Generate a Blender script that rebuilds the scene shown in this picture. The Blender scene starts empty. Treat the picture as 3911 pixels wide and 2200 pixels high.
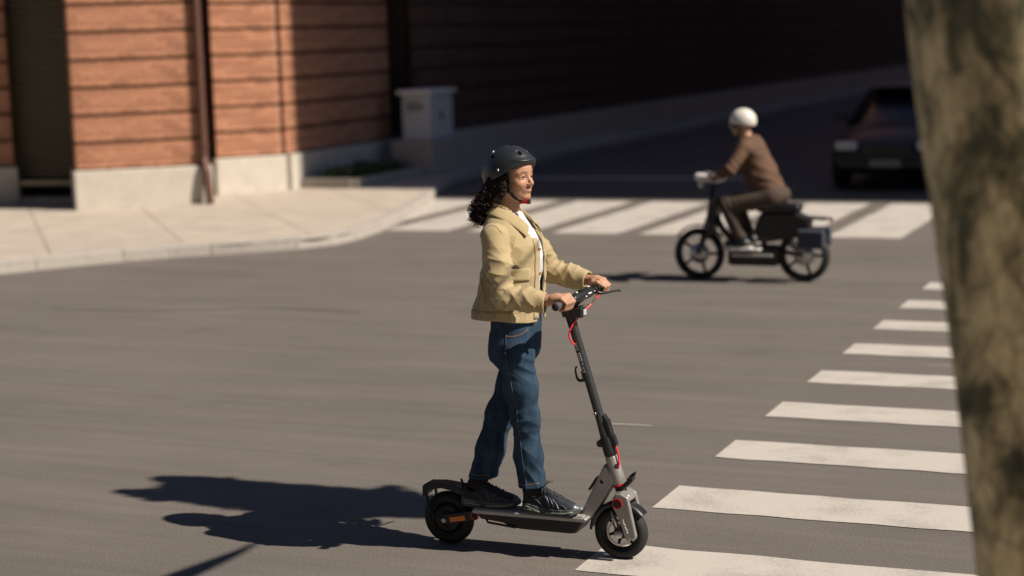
import bpy, bmesh, math, random
import numpy as np
from mathutils import Vector, Matrix

# ------------------------------------------------------------------ camera, world, sun, exposure
sc = bpy.context.scene
COL = sc.collection
rad = math.radians
# street frame: +X is the way the kick scooter rides, +Y runs up the side street, origin under the scooter
CAM = Vector((3.0576, -7.3921, 2.3748))
RIGHT = Vector((0.92198, 0.38610, -0.02969))
UP = Vector((-0.02726, 0.14118, 0.98961))
FWD = Vector((-0.38628, 0.91159, -0.14069))
cd = bpy.data.cameras.new('camera')
cam = bpy.data.objects.new('camera', cd)
COL.objects.link(cam)
cam.matrix_world = Matrix(((RIGHT.x, UP.x, -FWD.x, CAM.x), (RIGHT.y, UP.y, -FWD.y, CAM.y),
                           (RIGHT.z, UP.z, -FWD.z, CAM.z), (0, 0, 0, 1)))
cd.sensor_width = 36.0
cd.lens = 62.29
cd.clip_start = 0.05
cd.clip_end = 2000
cd.dof.use_dof = True
cd.dof.focus_distance = 8.2
cd.dof.aperture_fstop = 1.3
sc.camera = cam

SUN_EL = rad(44.5)
wd = bpy.data.worlds.new('World')
sc.world = wd
wd.use_nodes = True
wn = wd.node_tree.nodes
sky = wn.new('ShaderNodeTexSky')
sky.sky_type = 'NISHITA'
sky.sun_disc = False
sky.sun_elevation = SUN_EL
sky.sun_rotation = rad(90)
sky.ozone_density = 6.0
sky.dust_density = 0.2
wd.node_tree.links.new(sky.outputs['Color'], wn['Background'].inputs['Color'])
wn['Background'].inputs['Strength'].default_value = 0.05
sl = bpy.data.lights.new('sun', 'SUN')
sl.energy = 5.0
sl.angle = rad(0.5)
sl.color = (1.0, 0.89, 0.75)
sun = bpy.data.objects.new('sun', sl)
COL.objects.link(sun)
sun.rotation_euler = (0, math.pi / 2 - SUN_EL, 0)      # light comes from +X
sun.location = (20, 0, 20)
vs = sc.view_settings
vs.view_transform = 'Standard'
vs.look = 'None'
vs.exposure = 0.5
vs.gamma = 1.0
vs.use_curve_mapping = False

random.seed(7)
rng = np.random.default_rng(7)

# ------------------------------------------------------------------ materials
MATS = {}


def mat(name, col, rough=0.6, metal=0.0, var=0.0, scale=8.0, bump=0.0, bscale=60.0, spec=0.5, col2=None, detail=4.0,
        coat=0.0, sss=0.0, attr=None, stretch=None, sheen=0.0):
    """procedural principled material: noise mixes col and col2 (or darker/lighter col), noise bump"""
    if name in MATS:
        return MATS[name]
    m = bpy.data.materials.new(name)
    m.use_nodes = True
    nt = m.node_tree
    N, L = nt.nodes, nt.links
    b = N['Principled BSDF']
    b.inputs['Roughness'].default_value = rough
    b.inputs['Metallic'].default_value = metal
    b.inputs['Specular IOR Level'].default_value = spec
    b.inputs['Coat Weight'].default_value = coat
    b.inputs['Sheen Weight'].default_value = sheen
    if sss:
        b.inputs['Subsurface Weight'].default_value = sss
        b.inputs['Subsurface Radius'].default_value = (0.012, 0.005, 0.003)
        b.inputs['Subsurface Scale'].default_value = 1.0
    c = (*col, 1)
    b.inputs['Base Color'].default_value = c
    out = None
    tc = N.new('ShaderNodeTexCoord')
    vec = tc.outputs['Object']
    if stretch:
        mp = N.new('ShaderNodeMapping')
        mp.inputs['Scale'].default_value = stretch
        L.new(vec, mp.inputs['Vector'])
        vec = mp.outputs['Vector']
    if var or col2:
        nz = N.new('ShaderNodeTexNoise')
        nz.inputs['Scale'].default_value = scale
        nz.inputs['Detail'].default_value = detail
        nz.inputs['Roughness'].default_value = 0.6
        L.new(vec, nz.inputs['Vector'])
        rp = N.new('ShaderNodeValToRGB')
        if col2:
            a1, a2 = c, (*col2, 1)
        else:
            a1 = (*[x * (1 - var) for x in col], 1)
            a2 = (*[min(1, x * (1 + var)) for x in col], 1)
        rp.color_ramp.elements[0].color = a1
        rp.color_ramp.elements[1].color = a2
        rp.color_ramp.elements[0].position = 0.35
        rp.color_ramp.elements[1].position = 0.65
        L.new(nz.outputs['Fac'], rp.inputs['Fac'])
        out = rp.outputs['Color']
    if attr:
        at = N.new('ShaderNodeAttribute')
        at.attribute_name = attr
        if out is not None:
            mx = N.new('ShaderNodeMix')
            mx.data_type = 'RGBA'
            mx.blend_type = 'MULTIPLY'
            mx.inputs['Factor'].default_value = 1.0
            L.new(at.outputs['Color'], mx.inputs['A'])
            L.new(out, mx.inputs['B'])
            out = mx.outputs['Result']
        else:
            out = at.outputs['Color']
    if out is not None:
        L.new(out, b.inputs['Base Color'])
    if bump:
        n2 = N.new('ShaderNodeTexNoise')
        n2.inputs['Scale'].default_value = bscale
        n2.inputs['Detail'].default_value = 3
        L.new(vec, n2.inputs['Vector'])
        bp = N.new('ShaderNodeBump')
        bp.inputs['Strength'].default_value = 1.0
        bp.inputs['Distance'].default_value = bump
        L.new(n2.outputs['Fac'], bp.inputs['Height'])
        L.new(bp.outputs['Normal'], b.inputs['Normal'])
    MATS[name] = m
    return m


def brick_mat(name, base, island=True):
    """fired clay: every brick (mesh island) has a tone of its own"""
    m = mat(name, base, 0.85, var=0.16, scale=25, bump=0.002, bscale=120)
    nt = m.node_tree
    N, L = nt.nodes, nt.links
    b = N['Principled BSDF']
    src = b.inputs['Base Color'].links[0].from_socket
    g = N.new('ShaderNodeNewGeometry')
    rp = N.new('ShaderNodeValToRGB')
    rp.color_ramp.elements[0].color = (0.76, 0.71, 0.69, 1)
    rp.color_ramp.elements[1].color = (1.14, 1.12, 1.10, 1)
    e = rp.color_ramp.elements.new(0.5)
    e.color = (0.98, 0.95, 0.92, 1)
    L.new(g.outputs['Random Per Island'], rp.inputs['Fac'])
    mx = N.new('ShaderNodeMix')
    mx.data_type = 'RGBA'
    mx.blend_type = 'MULTIPLY'
    mx.inputs['Factor'].default_value = 1.0
    L.new(src, mx.inputs['A'])
    L.new(rp.outputs['Color'], mx.inputs['B'])
    L.new(mx.outputs['Result'], b.inputs['Base Color'])
    return m


def asphalt_mat():
    m = mat('asphalt', (0.1, 0.095, 0.09), 0.88, spec=0.3)
    nt = m.node_tree
    N, L = nt.nodes, nt.links
    b = N['Principled BSDF']
    tc = N.new('ShaderNodeTexCoord')

    def noise(s, d, mapping=None, r=0.6):
        n = N.new('ShaderNodeTexNoise')
        n.inputs['Scale'].default_value = s
        n.inputs['Detail'].default_value = d
        n.inputs['Roughness'].default_value = r
        v = tc.outputs['Object']
        if mapping:
            mp = N.new('ShaderNodeMapping')
            mp.inputs['Scale'].default_value = mapping
            L.new(v, mp.inputs['Vector'])
            v = mp.outputs['Vector']
        L.new(v, n.inputs['Vector'])
        return n.outputs['Fac']

    def ramp(f, p0, c0, p1, c1):
        r = N.new('ShaderNodeValToRGB')
        r.color_ramp.elements[0].position = p0
        r.color_ramp.elements[1].position = p1
        r.color_ramp.elements[0].color = (*c0, 1)
        r.color_ramp.elements[1].color = (*c1, 1)
        L.new(f, r.inputs['Fac'])
        return r.outputs['Color']

    def mul(a, c):
        x = N.new('ShaderNodeMix')
        x.data_type = 'RGBA'
        x.blend_type = 'MULTIPLY'
        x.inputs['Factor'].default_value = 1
        L.new(a, x.inputs['A'])
        L.new(c, x.inputs['B'])
        return x.outputs['Result']
    base = ramp(noise(0.5, 5), 0.3, (0.124, 0.112, 0.102), 0.7, (0.152, 0.138, 0.127))
    grain = ramp(noise(110, 3), 0.3, (0.62, 0.62, 0.63), 0.72, (1.40, 1.39, 1.37))
    lanes = ramp(noise(2.2, 4, (0.12, 1.0, 1.0)), 0.3, (0.86, 0.86, 0.87), 0.7, (1.07, 1.06, 1.05))  # tyre-worn lanes along the road
    spots = ramp(noise(1.3, 6, None, 0.7), 0.60, (1, 1, 1), 0.74, (0.74, 0.74, 0.76))
    wear = ramp(noise(9, 5, (0.05, 1.0, 1.0)), 0.3, (0.90, 0.90, 0.90), 0.7, (1.09, 1.09, 1.08))
    L.new(mul(mul(mul(mul(base, grain), lanes), spots), wear), b.inputs['Base Color'])
    bp = N.new('ShaderNodeBump')
    bp.inputs['Distance'].default_value = 0.004
    bp.inputs['Strength'].default_value = 0.8
    L.new(noise(180, 2), bp.inputs['Height'])
    L.new(bp.outputs['Normal'], b.inputs['Normal'])
    return m


def paint_mat():
    """worn road paint: the asphalt shows through where it is rubbed off"""
    m = mat('road_paint', (0.6, 0.56, 0.5), 0.7, spec=0.35)
    nt = m.node_tree
    N, L = nt.nodes, nt.links
    b = N['Principled BSDF']
    tc = N.new('ShaderNodeTexCoord')
    n1 = N.new('ShaderNodeTexNoise')
    n1.inputs['Scale'].default_value = 55
    n1.inputs['Detail'].default_value = 6
    n1.inputs['Roughness'].default_value = 0.75
    L.new(tc.outputs['Object'], n1.inputs['Vector'])
    n2 = N.new('ShaderNodeTexNoise')
    n2.inputs['Scale'].default_value = 3.0
    n2.inputs['Detail'].default_value = 4
    L.new(tc.outputs['Object'], n2.inputs['Vector'])
    ad = N.new('ShaderNodeMath')
    ad.operation = 'ADD'
    L.new(n1.outputs['Fac'], ad.inputs[0])
    L.new(n2.outputs['Fac'], ad.inputs[1])
    r = N.new('ShaderNodeValToRGB')
    r.color_ramp.elements[0].position = 0.0
    r.color_ramp.elements[0].color = (0.44, 0.41, 0.37, 1)
    r.color_ramp.elements[1].position = 1.0
    r.color_ramp.elements[1].color = (0.15, 0.14, 0.13, 1)
    e = r.color_ramp.elements.new(0.60)
    e.color = (0.46, 0.43, 0.395, 1)
    h = N.new('ShaderNodeMath')
    h.operation = 'MULTIPLY'
    h.inputs[1].default_value = 0.62
    L.new(ad.outputs[0], h.inputs[0])
    L.new(h.outputs[0], r.inputs['Fac'])
    L.new(r.outputs['Color'], b.inputs['Base Color'])
    return m


def bark_mat():
    """plane-tree bark: soft flaked patches of tan and olive, fine plates with cracked edges"""
    m = mat('plane_bark', (0.3, 0.26, 0.16), 0.85)
    nt = m.node_tree
    N, L = nt.nodes, nt.links
    b = N['Principled BSDF']
    tc = N.new('ShaderNodeTexCoord')
    mp = N.new('ShaderNodeMapping')
    mp.inputs['Scale'].default_value = (1.0, 1.0, 0.5)
    L.new(tc.outputs['Object'], mp.inputs['Vector'])

    def noise(s, d, r=.6):
        n = N.new('ShaderNodeTexNoise')
        n.inputs['Scale'].default_value = s
        n.inputs['Detail'].default_value = d
        n.inputs['Roughness'].default_value = r
        n.inputs['Distortion'].default_value = .6
        L.new(mp.outputs['Vector'], n.inputs['Vector'])
        return n.outputs['Fac']

    def ramp(f, stops):
        r = N.new('ShaderNodeValToRGB')
        r.color_ramp.elements[0].position, r.color_ramp.elements[0].color = stops[0][0], (*stops[0][1], 1)
        r.color_ramp.elements[1].position, r.color_ramp.elements[1].color = stops[-1][0], (*stops[-1][1], 1)
        for p, c in stops[1:-1]:
            e = r.color_ramp.elements.new(p)
            e.color = (*c, 1)
        L.new(f, r.inputs['Fac'])
        return r.outputs['Color']

    def mul(x, y):
        k = N.new('ShaderNodeMix')
        k.data_type = 'RGBA'
        k.blend_type = 'MULTIPLY'
        k.inputs['Factor'].default_value = 1
        L.new(x, k.inputs['A'])
        L.new(y, k.inputs['B'])
        return k.outputs['Result']
    base = ramp(noise(5.5, 7, .68), [(.36, (.032, .036, .021)), (.44, (.075, .074, .042)), (.50, (.26, .22, .13)), (.58, (.46, .395, .25))])
    fine = ramp(noise(38, 5, .7), [(.3, (.62, .62, .6)), (.7, (1.25, 1.25, 1.22))])
    vo = N.new('ShaderNodeTexVoronoi')
    vo.feature = 'DISTANCE_TO_EDGE'
    vo.inputs['Scale'].default_value = 15
    L.new(mp.outputs['Vector'], vo.inputs['Vector'])
    crack = ramp(vo.outputs['Distance'], [(.0, (.45, .45, .45)), (.06, (1, 1, 1))])
    L.new(mul(mul(base, fine), crack), b.inputs['Base Color'])
    bp = N.new('ShaderNodeBump')
    bp.inputs['Distance'].default_value = 0.02
    L.new(noise(9, 8, .7), bp.inputs['Height'])
    L.new(bp.outputs['Normal'], b.inputs['Normal'])
    return m


# ------------------------------------------------------------------ object helpers
def tag(o, label=None, cat=None, group=None, kind=None):
    if label:
        o['label'] = label
    if cat:
        o['category'] = cat
    if group:
        o['group'] = group
    if kind:
        o['kind'] = kind
    return o


def empty(name, loc=(0, 0, 0), parent=None):
    o = bpy.data.objects.new(name, None)
    o.empty_display_size = 0.2
    COL.objects.link(o)
    o.location = loc
    if parent:
        setp(o, parent)
    return o


def wmat(o):
    """matrix of an object from its own and its parents' basis (no depsgraph update needed)"""
    m = o.matrix_basis.copy()
    return wmat(o.parent) @ o.matrix_parent_inverse @ m if o.parent else m


def setp(o, parent):
    o.parent = parent
    o.matrix_parent_inverse = wmat(parent).inverted()


def add(name, verts, faces, m, parent=None, smooth=False, bevel=0.0, auto=None):
    me = bpy.data.meshes.new(name)
    me.from_pydata([tuple(v) for v in verts] if not isinstance(verts, np.ndarray) else verts.tolist(), [], faces)
    me.validate()
    return link(name, me, m, parent, smooth, bevel, auto)


def link(name, me, m, parent=None, smooth=False, bevel=0.0, auto=None):
    if m is not None:
        me.materials.append(m)
    if smooth:
        me.polygons.foreach_set('use_smooth', [True] * len(me.polygons))
    o = bpy.data.objects.new(name, me)
    COL.objects.link(o)
    if parent is not None:
        setp(o, parent)
    if bevel:
        md = o.modifiers.new('bevel', 'BEVEL')
        md.width = bevel
        md.segments = 3
        md.limit_method = 'ANGLE'
        md.angle_limit = rad(35)
    if auto is not None:
        me.polygons.foreach_set('use_smooth', [True] * len(me.polygons))
        me.set_sharp_from_angle(angle=rad(auto))
    return o


def join_geo(parts):
    V, F, n = [], [], 0
    for v, f in parts:
        V += [tuple(x) for x in v]
        F += [tuple(i + n for i in ff) for ff in f]
        n += len(v)
    return V, F


def box(c, s, R=None):
    """box geometry: centre, full size, optional 3x3 rotation"""
    v = []
    for sx, sy, sz in [(-1, -1, -1), (1, -1, -1), (1, 1, -1), (-1, 1, -1), (-1, -1, 1), (1, -1, 1), (1, 1, 1), (-1, 1, 1)]:
        p = Vector((sx * s[0] / 2, sy * s[1] / 2, sz * s[2] / 2))
        if R is not None:
            p = R @ p
        v.append(Vector(c) + p)
    return v, [(0, 3, 2, 1), (4, 5, 6, 7), (0, 1, 5, 4), (1, 2, 6, 5), (2, 3, 7, 6), (3, 0, 4, 7)]


def frame_of(d, up=(0, 0, 1)):
    d = Vector(d).normalized()
    u = Vector(up)
    if abs(d.dot(u)) > 0.95:
        u = Vector((1, 0, 0))
    s = d.cross(u).normalized()
    t = s.cross(d).normalized()
    return d, s, t


def tube(pts, r, n=12, caps=True, flat=1.0, up=(0, 0, 1)):
    """tube along a polyline; r number or list; flat squashes the second axis"""
    pts = [Vector(p) for p in pts]
    if not hasattr(r, '__len__'):
        r = [r] * len(pts)
    V, F = [], []
    for i, p in enumerate(pts):
        a = pts[max(0, i - 1)]
        b = pts[min(len(pts) - 1, i + 1)]
        d, s, t = frame_of(b - a, up)
        for k in range(n):
            an = 2 * math.pi * k / n
            V.append(p + s * (r[i] * math.cos(an)) + t * (r[i] * flat * math.sin(an)))
    for i in range(len(pts) - 1):
        for k in range(n):
            F.append((i * n + k, i * n + (k + 1) % n, (i + 1) * n + (k + 1) % n, (i + 1) * n + k))
    if caps:
        F.append(tuple(range(n - 1, -1, -1)))
        F.append(tuple((len(pts) - 1) * n + k for k in range(n)))
    return V, F


def curve_pts(ctrl, n=24):
    """Catmull-Rom through control points"""
    P = [np.array(c, float) for c in ctrl]
    P = [2 * P[0] - P[1]] + P + [2 * P[-1] - P[-2]]
    out = []
    seg = len(P) - 3
    for i in range(n + 1):
        u = i / n * seg
        k = min(int(u), seg - 1)
        t = u - k
        a, b, c, d = P[k:k + 4]
        out.append(0.5 * ((2 * b) + (-a + c) * t + (2 * a - 5 * b + 4 * c - d) * t * t + (-a + 3 * b - 3 * c + d) * t ** 3))
    return out


def lathe(profile, axis_o, axis_d, n=40, closed=False):
    """revolve (radius, offset along axis) profile around an axis"""
    d, s, t = frame_of(axis_d)
    o = Vector(axis_o)
    V, F = [], []
    m = len(profile)
    for k in range(n):
        an = 2 * math.pi * k / n
        rd = s * math.cos(an) + t * math.sin(an)
        for (r, h) in profile:
            V.append(o + rd * r + d * h)
    for k in range(n):
        k2 = (k + 1) % n
        for j in range(m if closed else m - 1):
            j2 = (j + 1) % m
            F.append((k * m + j, k * m + j2, k2 * m + j2, k2 * m + j))
    return V, F


def prism(poly, y0, y1):
    """extrude an XZ outline along Y (poly = list of (x, z)); y0/y1 numbers"""
    n = len(poly)
    V = [(x, y0, z) for x, z in poly] + [(x, y1, z) for x, z in poly]
    F = [tuple(range(n)), tuple(range(2 * n - 1, n - 1, -1))]
    F += [(i, i + n, (i + 1) % n + n, (i + 1) % n) for i in range(n)]
    return V, F


def fix_normals(o):
    bm = bmesh.new()
    bm.from_mesh(o.data)
    bmesh.ops.recalc_face_normals(bm, faces=bm.faces)
    bm.to_mesh(o.data)
    bm.free()
    return o


def text_mesh(name, body, size, M, m, parent, extrude=0.0004):
    cu = bpy.data.curves.new(name, 'FONT')
    cu.body = body
    cu.size = size
    cu.extrude = extrude
    cu.align_x = 'CENTER'
    cu.align_y = 'CENTER'
    cu.resolution_u = 3
    t = bpy.data.objects.new(name + '_tmp', cu)
    COL.objects.link(t)
    bpy.context.view_layer.update()
    dg = bpy.context.evaluated_depsgraph_get()
    me = bpy.data.meshes.new_from_object(t.evaluated_get(dg))
    bpy.data.objects.remove(t)
    bpy.data.curves.remove(cu)
    me.transform(M)
    me.materials.clear()
    return link(name, me, m, parent)


# ------------------------------------------------------------------ signed distance modelling
def V3(*a):
    return np.array(a, np.float32)


def s_cone(p, a, b, r1, r2=None):
    a, b = V3(*a), V3(*b)
    r2 = r1 if r2 is None else r2
    ba = b - a
    t = np.clip((p - a) @ ba / max(float(ba @ ba), 1e-9), 0, 1)
    return np.linalg.norm(p - a - t[:, None] * ba, axis=1) - (r1 + (r2 - r1) * t)


def s_chain(p, pts, rs, k=0.02):
    d = None
    for i in range(len(pts) - 1):
        e = s_cone(p, pts[i], pts[i + 1], rs[i], rs[i + 1])
        d = e if d is None else smin(d, e, k)
    return d


def s_ell(p, c, r, R=None):
    q = p - V3(*c)
    if R is not None:
        q = q @ R
    r = V3(*r)
    k0 = np.linalg.norm(q / r, axis=1)
    k1 = np.linalg.norm(q / (r * r), axis=1) + 1e-9
    return k0 * (k0 - 1) / k1


def s_box(p, c, s, rnd=0.0, R=None):
    q = p - V3(*c)
    if R is not None:
        q = q @ R
    q = np.abs(q) - (V3(*s) - rnd)
    return np.linalg.norm(np.maximum(q, 0), axis=1) + np.minimum(q.max(axis=1), 0) - rnd


def smin(a, b, k):
    h = np.clip(0.5 + 0.5 * (b - a) / k, 0, 1)
    return b * (1 - h) + a * h - k * h * (1 - h)


def smax(a, b, k):
    return -smin(-a, -b, k)


def plane(p, o, n):
    n = np.array(n, np.float32)
    n = n / np.linalg.norm(n)
    return (p - V3(*o)) @ n


def section(p, zs, xc, a, b, n=2.4, yc=None):
    """stack of superellipse cross sections, interpolated over z"""
    z = p[:, 2]
    X = np.interp(z, zs, xc)
    A = np.interp(z, zs, a)
    B = np.interp(z, zs, b)
    Yc = 0 if yc is None else np.interp(z, zs, yc)
    q = (np.abs((p[:, 0] - X) / A) ** n + np.abs((p[:, 1] - Yc) / B) ** n) ** (1 / n)
    return (q - 1) * np.minimum(A, B)


def wrinkle(p, c, n, lam, amp, spread, bend=0.0, side=None):
    q = p - V3(*c)
    n = np.array(n, np.float32)
    n /= np.linalg.norm(n)
    u = q @ n
    r2 = (q * q).sum(1)
    w = amp * np.exp(-r2 / (spread * spread))
    ph = u * (2 * math.pi / lam) + bend * np.sin(q[:, 1] * 18 + q[:, 0] * 13 + c[0] * 31) + 0.8 * np.sin(q[:, 2] * 21 + c[1] * 17)
    return w * (1.1 - 2.2 * np.abs(np.sin(ph * .5)) ** .7)      # crisp ridges, broad hollows


def lumps(p, s, seed=0.0):
    x, y, z = p[:, 0] * s, p[:, 1] * s, p[:, 2] * s
    return (np.sin(x * 1.0 + 1.7 * np.sin(y * 0.8 + z * 0.6 + seed)) + np.sin(y * 1.3 + 1.4 * np.sin(z * 0.9 + seed * 2)) + np.sin(
        z * 1.1 + 1.5 * np.sin(x * 0.7 + seed * 3))) / 3


def surf_nets(f, lo, hi, h, B=8):
    """block-sparse surface nets -> (verts, quads)"""
    lo = np.array(lo, np.float32)
    hi = np.array(hi, np.float32)
    nb = np.ceil((hi - lo) / (h * B)).astype(int)
    bi = np.stack(np.meshgrid(*[np.arange(k) for k in nb], indexing='ij'), -1).reshape(-1, 3)
    cen = lo + (bi + 0.5) * (B * h)
    keep = np.abs(f(cen.astype(np.float32))) < B * h * 0.9 * 1.5
    bi = bi[keep]
    g = np.stack(np.meshgrid(*[np.arange(B + 1)] * 3, indexing='ij'), -1).reshape(-1, 3)
    DIM = nb * B + 2
    keys, verts, signs = [], [], []
    CH = 400
    corner = [(0, 0, 0), (1, 0, 0), (0, 1, 0), (1, 1, 0), (0, 0, 1), (1, 0, 1), (0, 1, 1), (1, 1, 1)]
    edges = [(0, 1), (2, 3), (4, 5), (6, 7), (0, 2), (1, 3), (4, 6), (5, 7), (0, 4), (1, 5), (2, 6), (3, 7)]
    cl = np.stack(np.meshgrid(*[np.arange(B)] * 3, indexing='ij'), -1).reshape(-1, 3)
    ci = [((cl[:, 0] + c[0]) * (B + 1) + cl[:, 1] + c[1]) * (B + 1) + cl[:, 2] + c[2] for c in corner]
    cor = np.array(corner, np.float32)
    for s in range(0, len(bi), CH):
        b = bi[s:s + CH]
        ijk = b[:, None, :] * B + g[None]
        pts = (lo + ijk.reshape(-1, 3) * h).astype(np.float32)
        val = f(pts).reshape(len(b), -1)
        cv = np.stack([val[:, c] for c in ci], -1)                   # nb, B^3, 8
        ins = cv < 0
        act = ins.any(-1) & ~ins.all(-1)
        if not act.any():
            continue
        cells = (b[:, None, :] * B + cl[None])[act]
        v = cv[act]
        i_ = v < 0
        acc = np.zeros((len(v), 3), np.float32)
        cnt = np.zeros(len(v), np.float32)
        for (a, e) in edges:
            cr = i_[:, a] != i_[:, e]
            t = np.where(cr, v[:, a] / np.where(cr, v[:, a] - v[:, e], 1), 0)
            acc += np.where(cr[:, None], cor[a] + t[:, None] * (cor[e] - cor[a]), 0)
            cnt += cr
        verts.append(lo + (cells + acc / cnt[:, None]) * h)
        keys.append((cells[:, 0] * DIM[1] + cells[:, 1]) * DIM[2] + cells[:, 2])
        signs.append(np.stack([i_[:, 0], i_[:, 1], i_[:, 2], i_[:, 4]], -1))
    keys = np.concatenate(keys)
    verts = np.concatenate(verts)
    signs = np.concatenate(signs)
    o = np.argsort(keys)
    keys, verts, signs = keys[o], verts[o], signs[o]
    st = [DIM[1] * DIM[2], DIM[2], 1]
    quads = []
    for ax in range(3):
        u, w = (ax + 1) % 3, (ax + 2) % 3
        m = np.nonzero(signs[:, 0] != signs[:, ax + 1])[0]
        k = keys[m]
        idx = []
        ok = np.ones(len(m), bool)
        for dk in (0, st[u], st[u] + st[w], st[w]):
            t = k - dk
            j = np.clip(np.searchsorted(keys, t), 0, len(keys) - 1)
            ok &= keys[j] == t
            idx.append(j)
        q = np.stack(idx, -1)[ok]
        fl = signs[m, 0][ok]
        q[~fl] = q[~fl][:, ::-1]
        quads.append(q)
    return verts, np.concatenate(quads)


def add_sdf(name, f, lo, hi, h, m, parent=None, colorf=None, smooth_iter=0):
    v, q = surf_nets(f, lo, hi, h)
    me = bpy.data.meshes.new(name)
    me.vertices.add(len(v))
    me.vertices.foreach_set('co', v.astype(np.float32).ravel())
    me.loops.add(len(q) * 4)
    me.loops.foreach_set('vertex_index', q.astype(np.int32).ravel())
    me.polygons.add(len(q))
    me.polygons.foreach_set('loop_start', np.arange(0, len(q) * 4, 4, dtype=np.int32))
    me.update(calc_edges=True)
    me.validate()
    if colorf is not None:
        col = np.ones((len(v), 4), np.float32)
        col[:, :3] = colorf(v.astype(np.float32))
        at = me.color_attributes.new('col', 'FLOAT_COLOR', 'POINT')
        at.data.foreach_set('color', col.ravel())
    o = link(name, me, m, parent, smooth=True)
    if smooth_iter:
        md = o.modifiers.new('smooth', 'SMOOTH')
        md.factor = 0.5
        md.iterations = smooth_iter
    return o


def march(f, o, d, tmax=0.6, step=0.004):
    """first point along a ray where f changes sign"""
    o = np.array(o, np.float32)
    d = np.array(d, np.float32)
    d /= np.linalg.norm(d)
    t = np.arange(0, tmax, step, dtype=np.float32)
    v = f(o + t[:, None] * d)
    k = np.nonzero(v < 0)[0]
    if len(k) == 0:
        return None
    k = max(int(k[0]), 1)
    t0 = t[k - 1] + step * v[k - 1] / max(v[k - 1] - v[k], 1e-9)
    return o + t0 * d



# ------------------------------------------------------------------ the ground
M_ASPH = asphalt_mat()
M_PAINT = paint_mat()
M_CONC = mat('concrete_paving', (0.41, 0.36, 0.305), 0.85, var=0.1, scale=3.0, bump=0.001, bscale=150, detail=8)
M_CONC_J = mat('paving_bed', (0.33, 0.30, 0.265), 0.95, var=0.1, scale=8)
M_KERB = mat('kerb_granite', (0.36, 0.33, 0.30), 0.8, var=0.18, scale=40, bump=0.001)

road = add('road', [(-400, -400, 0), (400, -400, 0), (400, 400, 0), (-400, 400, 0)], [(0, 1, 2, 3)], M_ASPH)
tag(road, 'grey asphalt road and side street in sunlight', kind='structure')


def sheet(name, poly, z, m, parent):
    return add(name, [(x, y, z) for x, y in poly], [tuple(range(len(poly)))], m, parent)


# near crossing: bars 0.44 m wide every 1.11 m, left ends at X = 0.28
for k in range(-1, 10):
    y0 = -0.24 + 1.107 * k
    pts = []
    rnd = random.Random(k + 50)
    n = 16
    lo_e = [(0.29 + (3.0) * i / n, y0 + rnd.uniform(-.010, .010)) for i in range(n + 1)]
    hi_e = [(0.29 + (3.0) * i / n, y0 + 0.445 + rnd.uniform(-.010, .010)) for i in range(n, -1, -1)]
    o = sheet('crosswalk_stripe', lo_e + hi_e, 0.004, M_PAINT, road)
# far crossing over the side street: broad bars along Y
for k in range(7):
    x0 = -1.45 - 1.12 * k
    rnd = random.Random(k + 90)
    n = 10
    a = [(x0 + rnd.uniform(-.008, .008), 12.45 + 3.9 * i / n) for i in range(n + 1)]
    b = [(x0 + 0.84 + rnd.uniform(-.008, .008), 12.45 + 3.9 * i / n) for i in range(n, -1, -1)]
    sheet('crosswalk_bar', b[::-1] + a[::-1], 0.004, M_PAINT, road)
sheet('stop_line', [(-8.9, 20.0), (-4.2, 20.0), (-4.2, 20.45), (-8.9, 20.45)], 0.004, M_PAINT, road)
# stray flecks of old paint and a sealed crack
sheet('paint_fleck', [(-0.62, 2.62), (-0.30, 2.64), (-0.30, 2.655), (-0.62, 2.645)], 0.004, M_PAINT, road)
sheet('paint_fleck', [(0.95, 5.0), (1.28, 5.0), (1.28, 5.015), (0.95, 5.012)], 0.004, M_PAINT, road)
M_SEAL = mat('crack_sealant', (0.045, 0.042, 0.04), 0.6)
for (p, w) in [               ([(-7.2, 5.9), (-6.2, 6.0), (-5.1, 6.35), (-4.2, 6.3)], .012)]:
    P = curve_pts([(x, y, 0) for x, y in p], 30)
    P = [(q[0], q[1] + random.uniform(-.02, .02)) for q in P]
    up = [(x, y + w * random.uniform(.4, 1.1)) for x, y in P]
    lo = [(x, y - w * random.uniform(.3, .8)) for x, y in P]
    V = [(x, y, .003) for x, y in lo] + [(x, y, .003) for x, y in up]
    n = len(lo)
    add('crack_seal', V, [(i, i + 1, i + 1 + n, i + n) for i in range(n - 1)], M_SEAL, road)

# sidewalk of the brick corner: kerb line, kerb stones, concrete slabs
KERB = curve_pts([(-19, -8, 0), (-15.4, -2.6, 0), (-11.9, 3.6, 0), (-9.4, 7.9, 0), (-8.45, 9.32, 0), (-7.56, 10.1, 0),
                  (-7.0, 10.75, 0), (-6.95, 11.6, 0), (-7.25, 13.2, 0), (-7.95, 15.6, 0), (-8.8, 18.0, 0), (-9.3, 21, 0),
                  (-9.4, 33, 0), (-9.4, 60, 0), (-9.4, 130, 0)], 260)
KERB = [Vector(k) for k in KERB]
poly = [(k.x, k.y) for k in KERB] + [(-60, 130), (-60, -8)]
walk = add('sidewalk', [(x, y, 0.112) for x, y in poly], [tuple(range(len(poly)))], M_CONC_J)
tag(walk, 'pale concrete corner sidewalk in front of the brick building', kind='structure')


def clip(poly, x0, y0, x1, y1):
    def cut(P, f, g):
        out = []
        for i in range(len(P)):
            a, b = P[i], P[(i + 1) % len(P)]
            fa, fb = f(a), f(b)
            if fa >= 0:
                out.append(a)
            if (fa >= 0) != (fb >= 0):
                t = fa / (fa - fb)
                out.append((a[0] + (b[0] - a[0]) * t, a[1] + (b[1] - a[1]) * t))
        return out
    for f in (lambda p: p[0] - x0, lambda p: x1 - p[0], lambda p: p[1] - y0, lambda p: y1 - p[1]):
        poly = cut(poly, f, None)
        if len(poly) < 3:
            return []
    return poly


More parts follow.
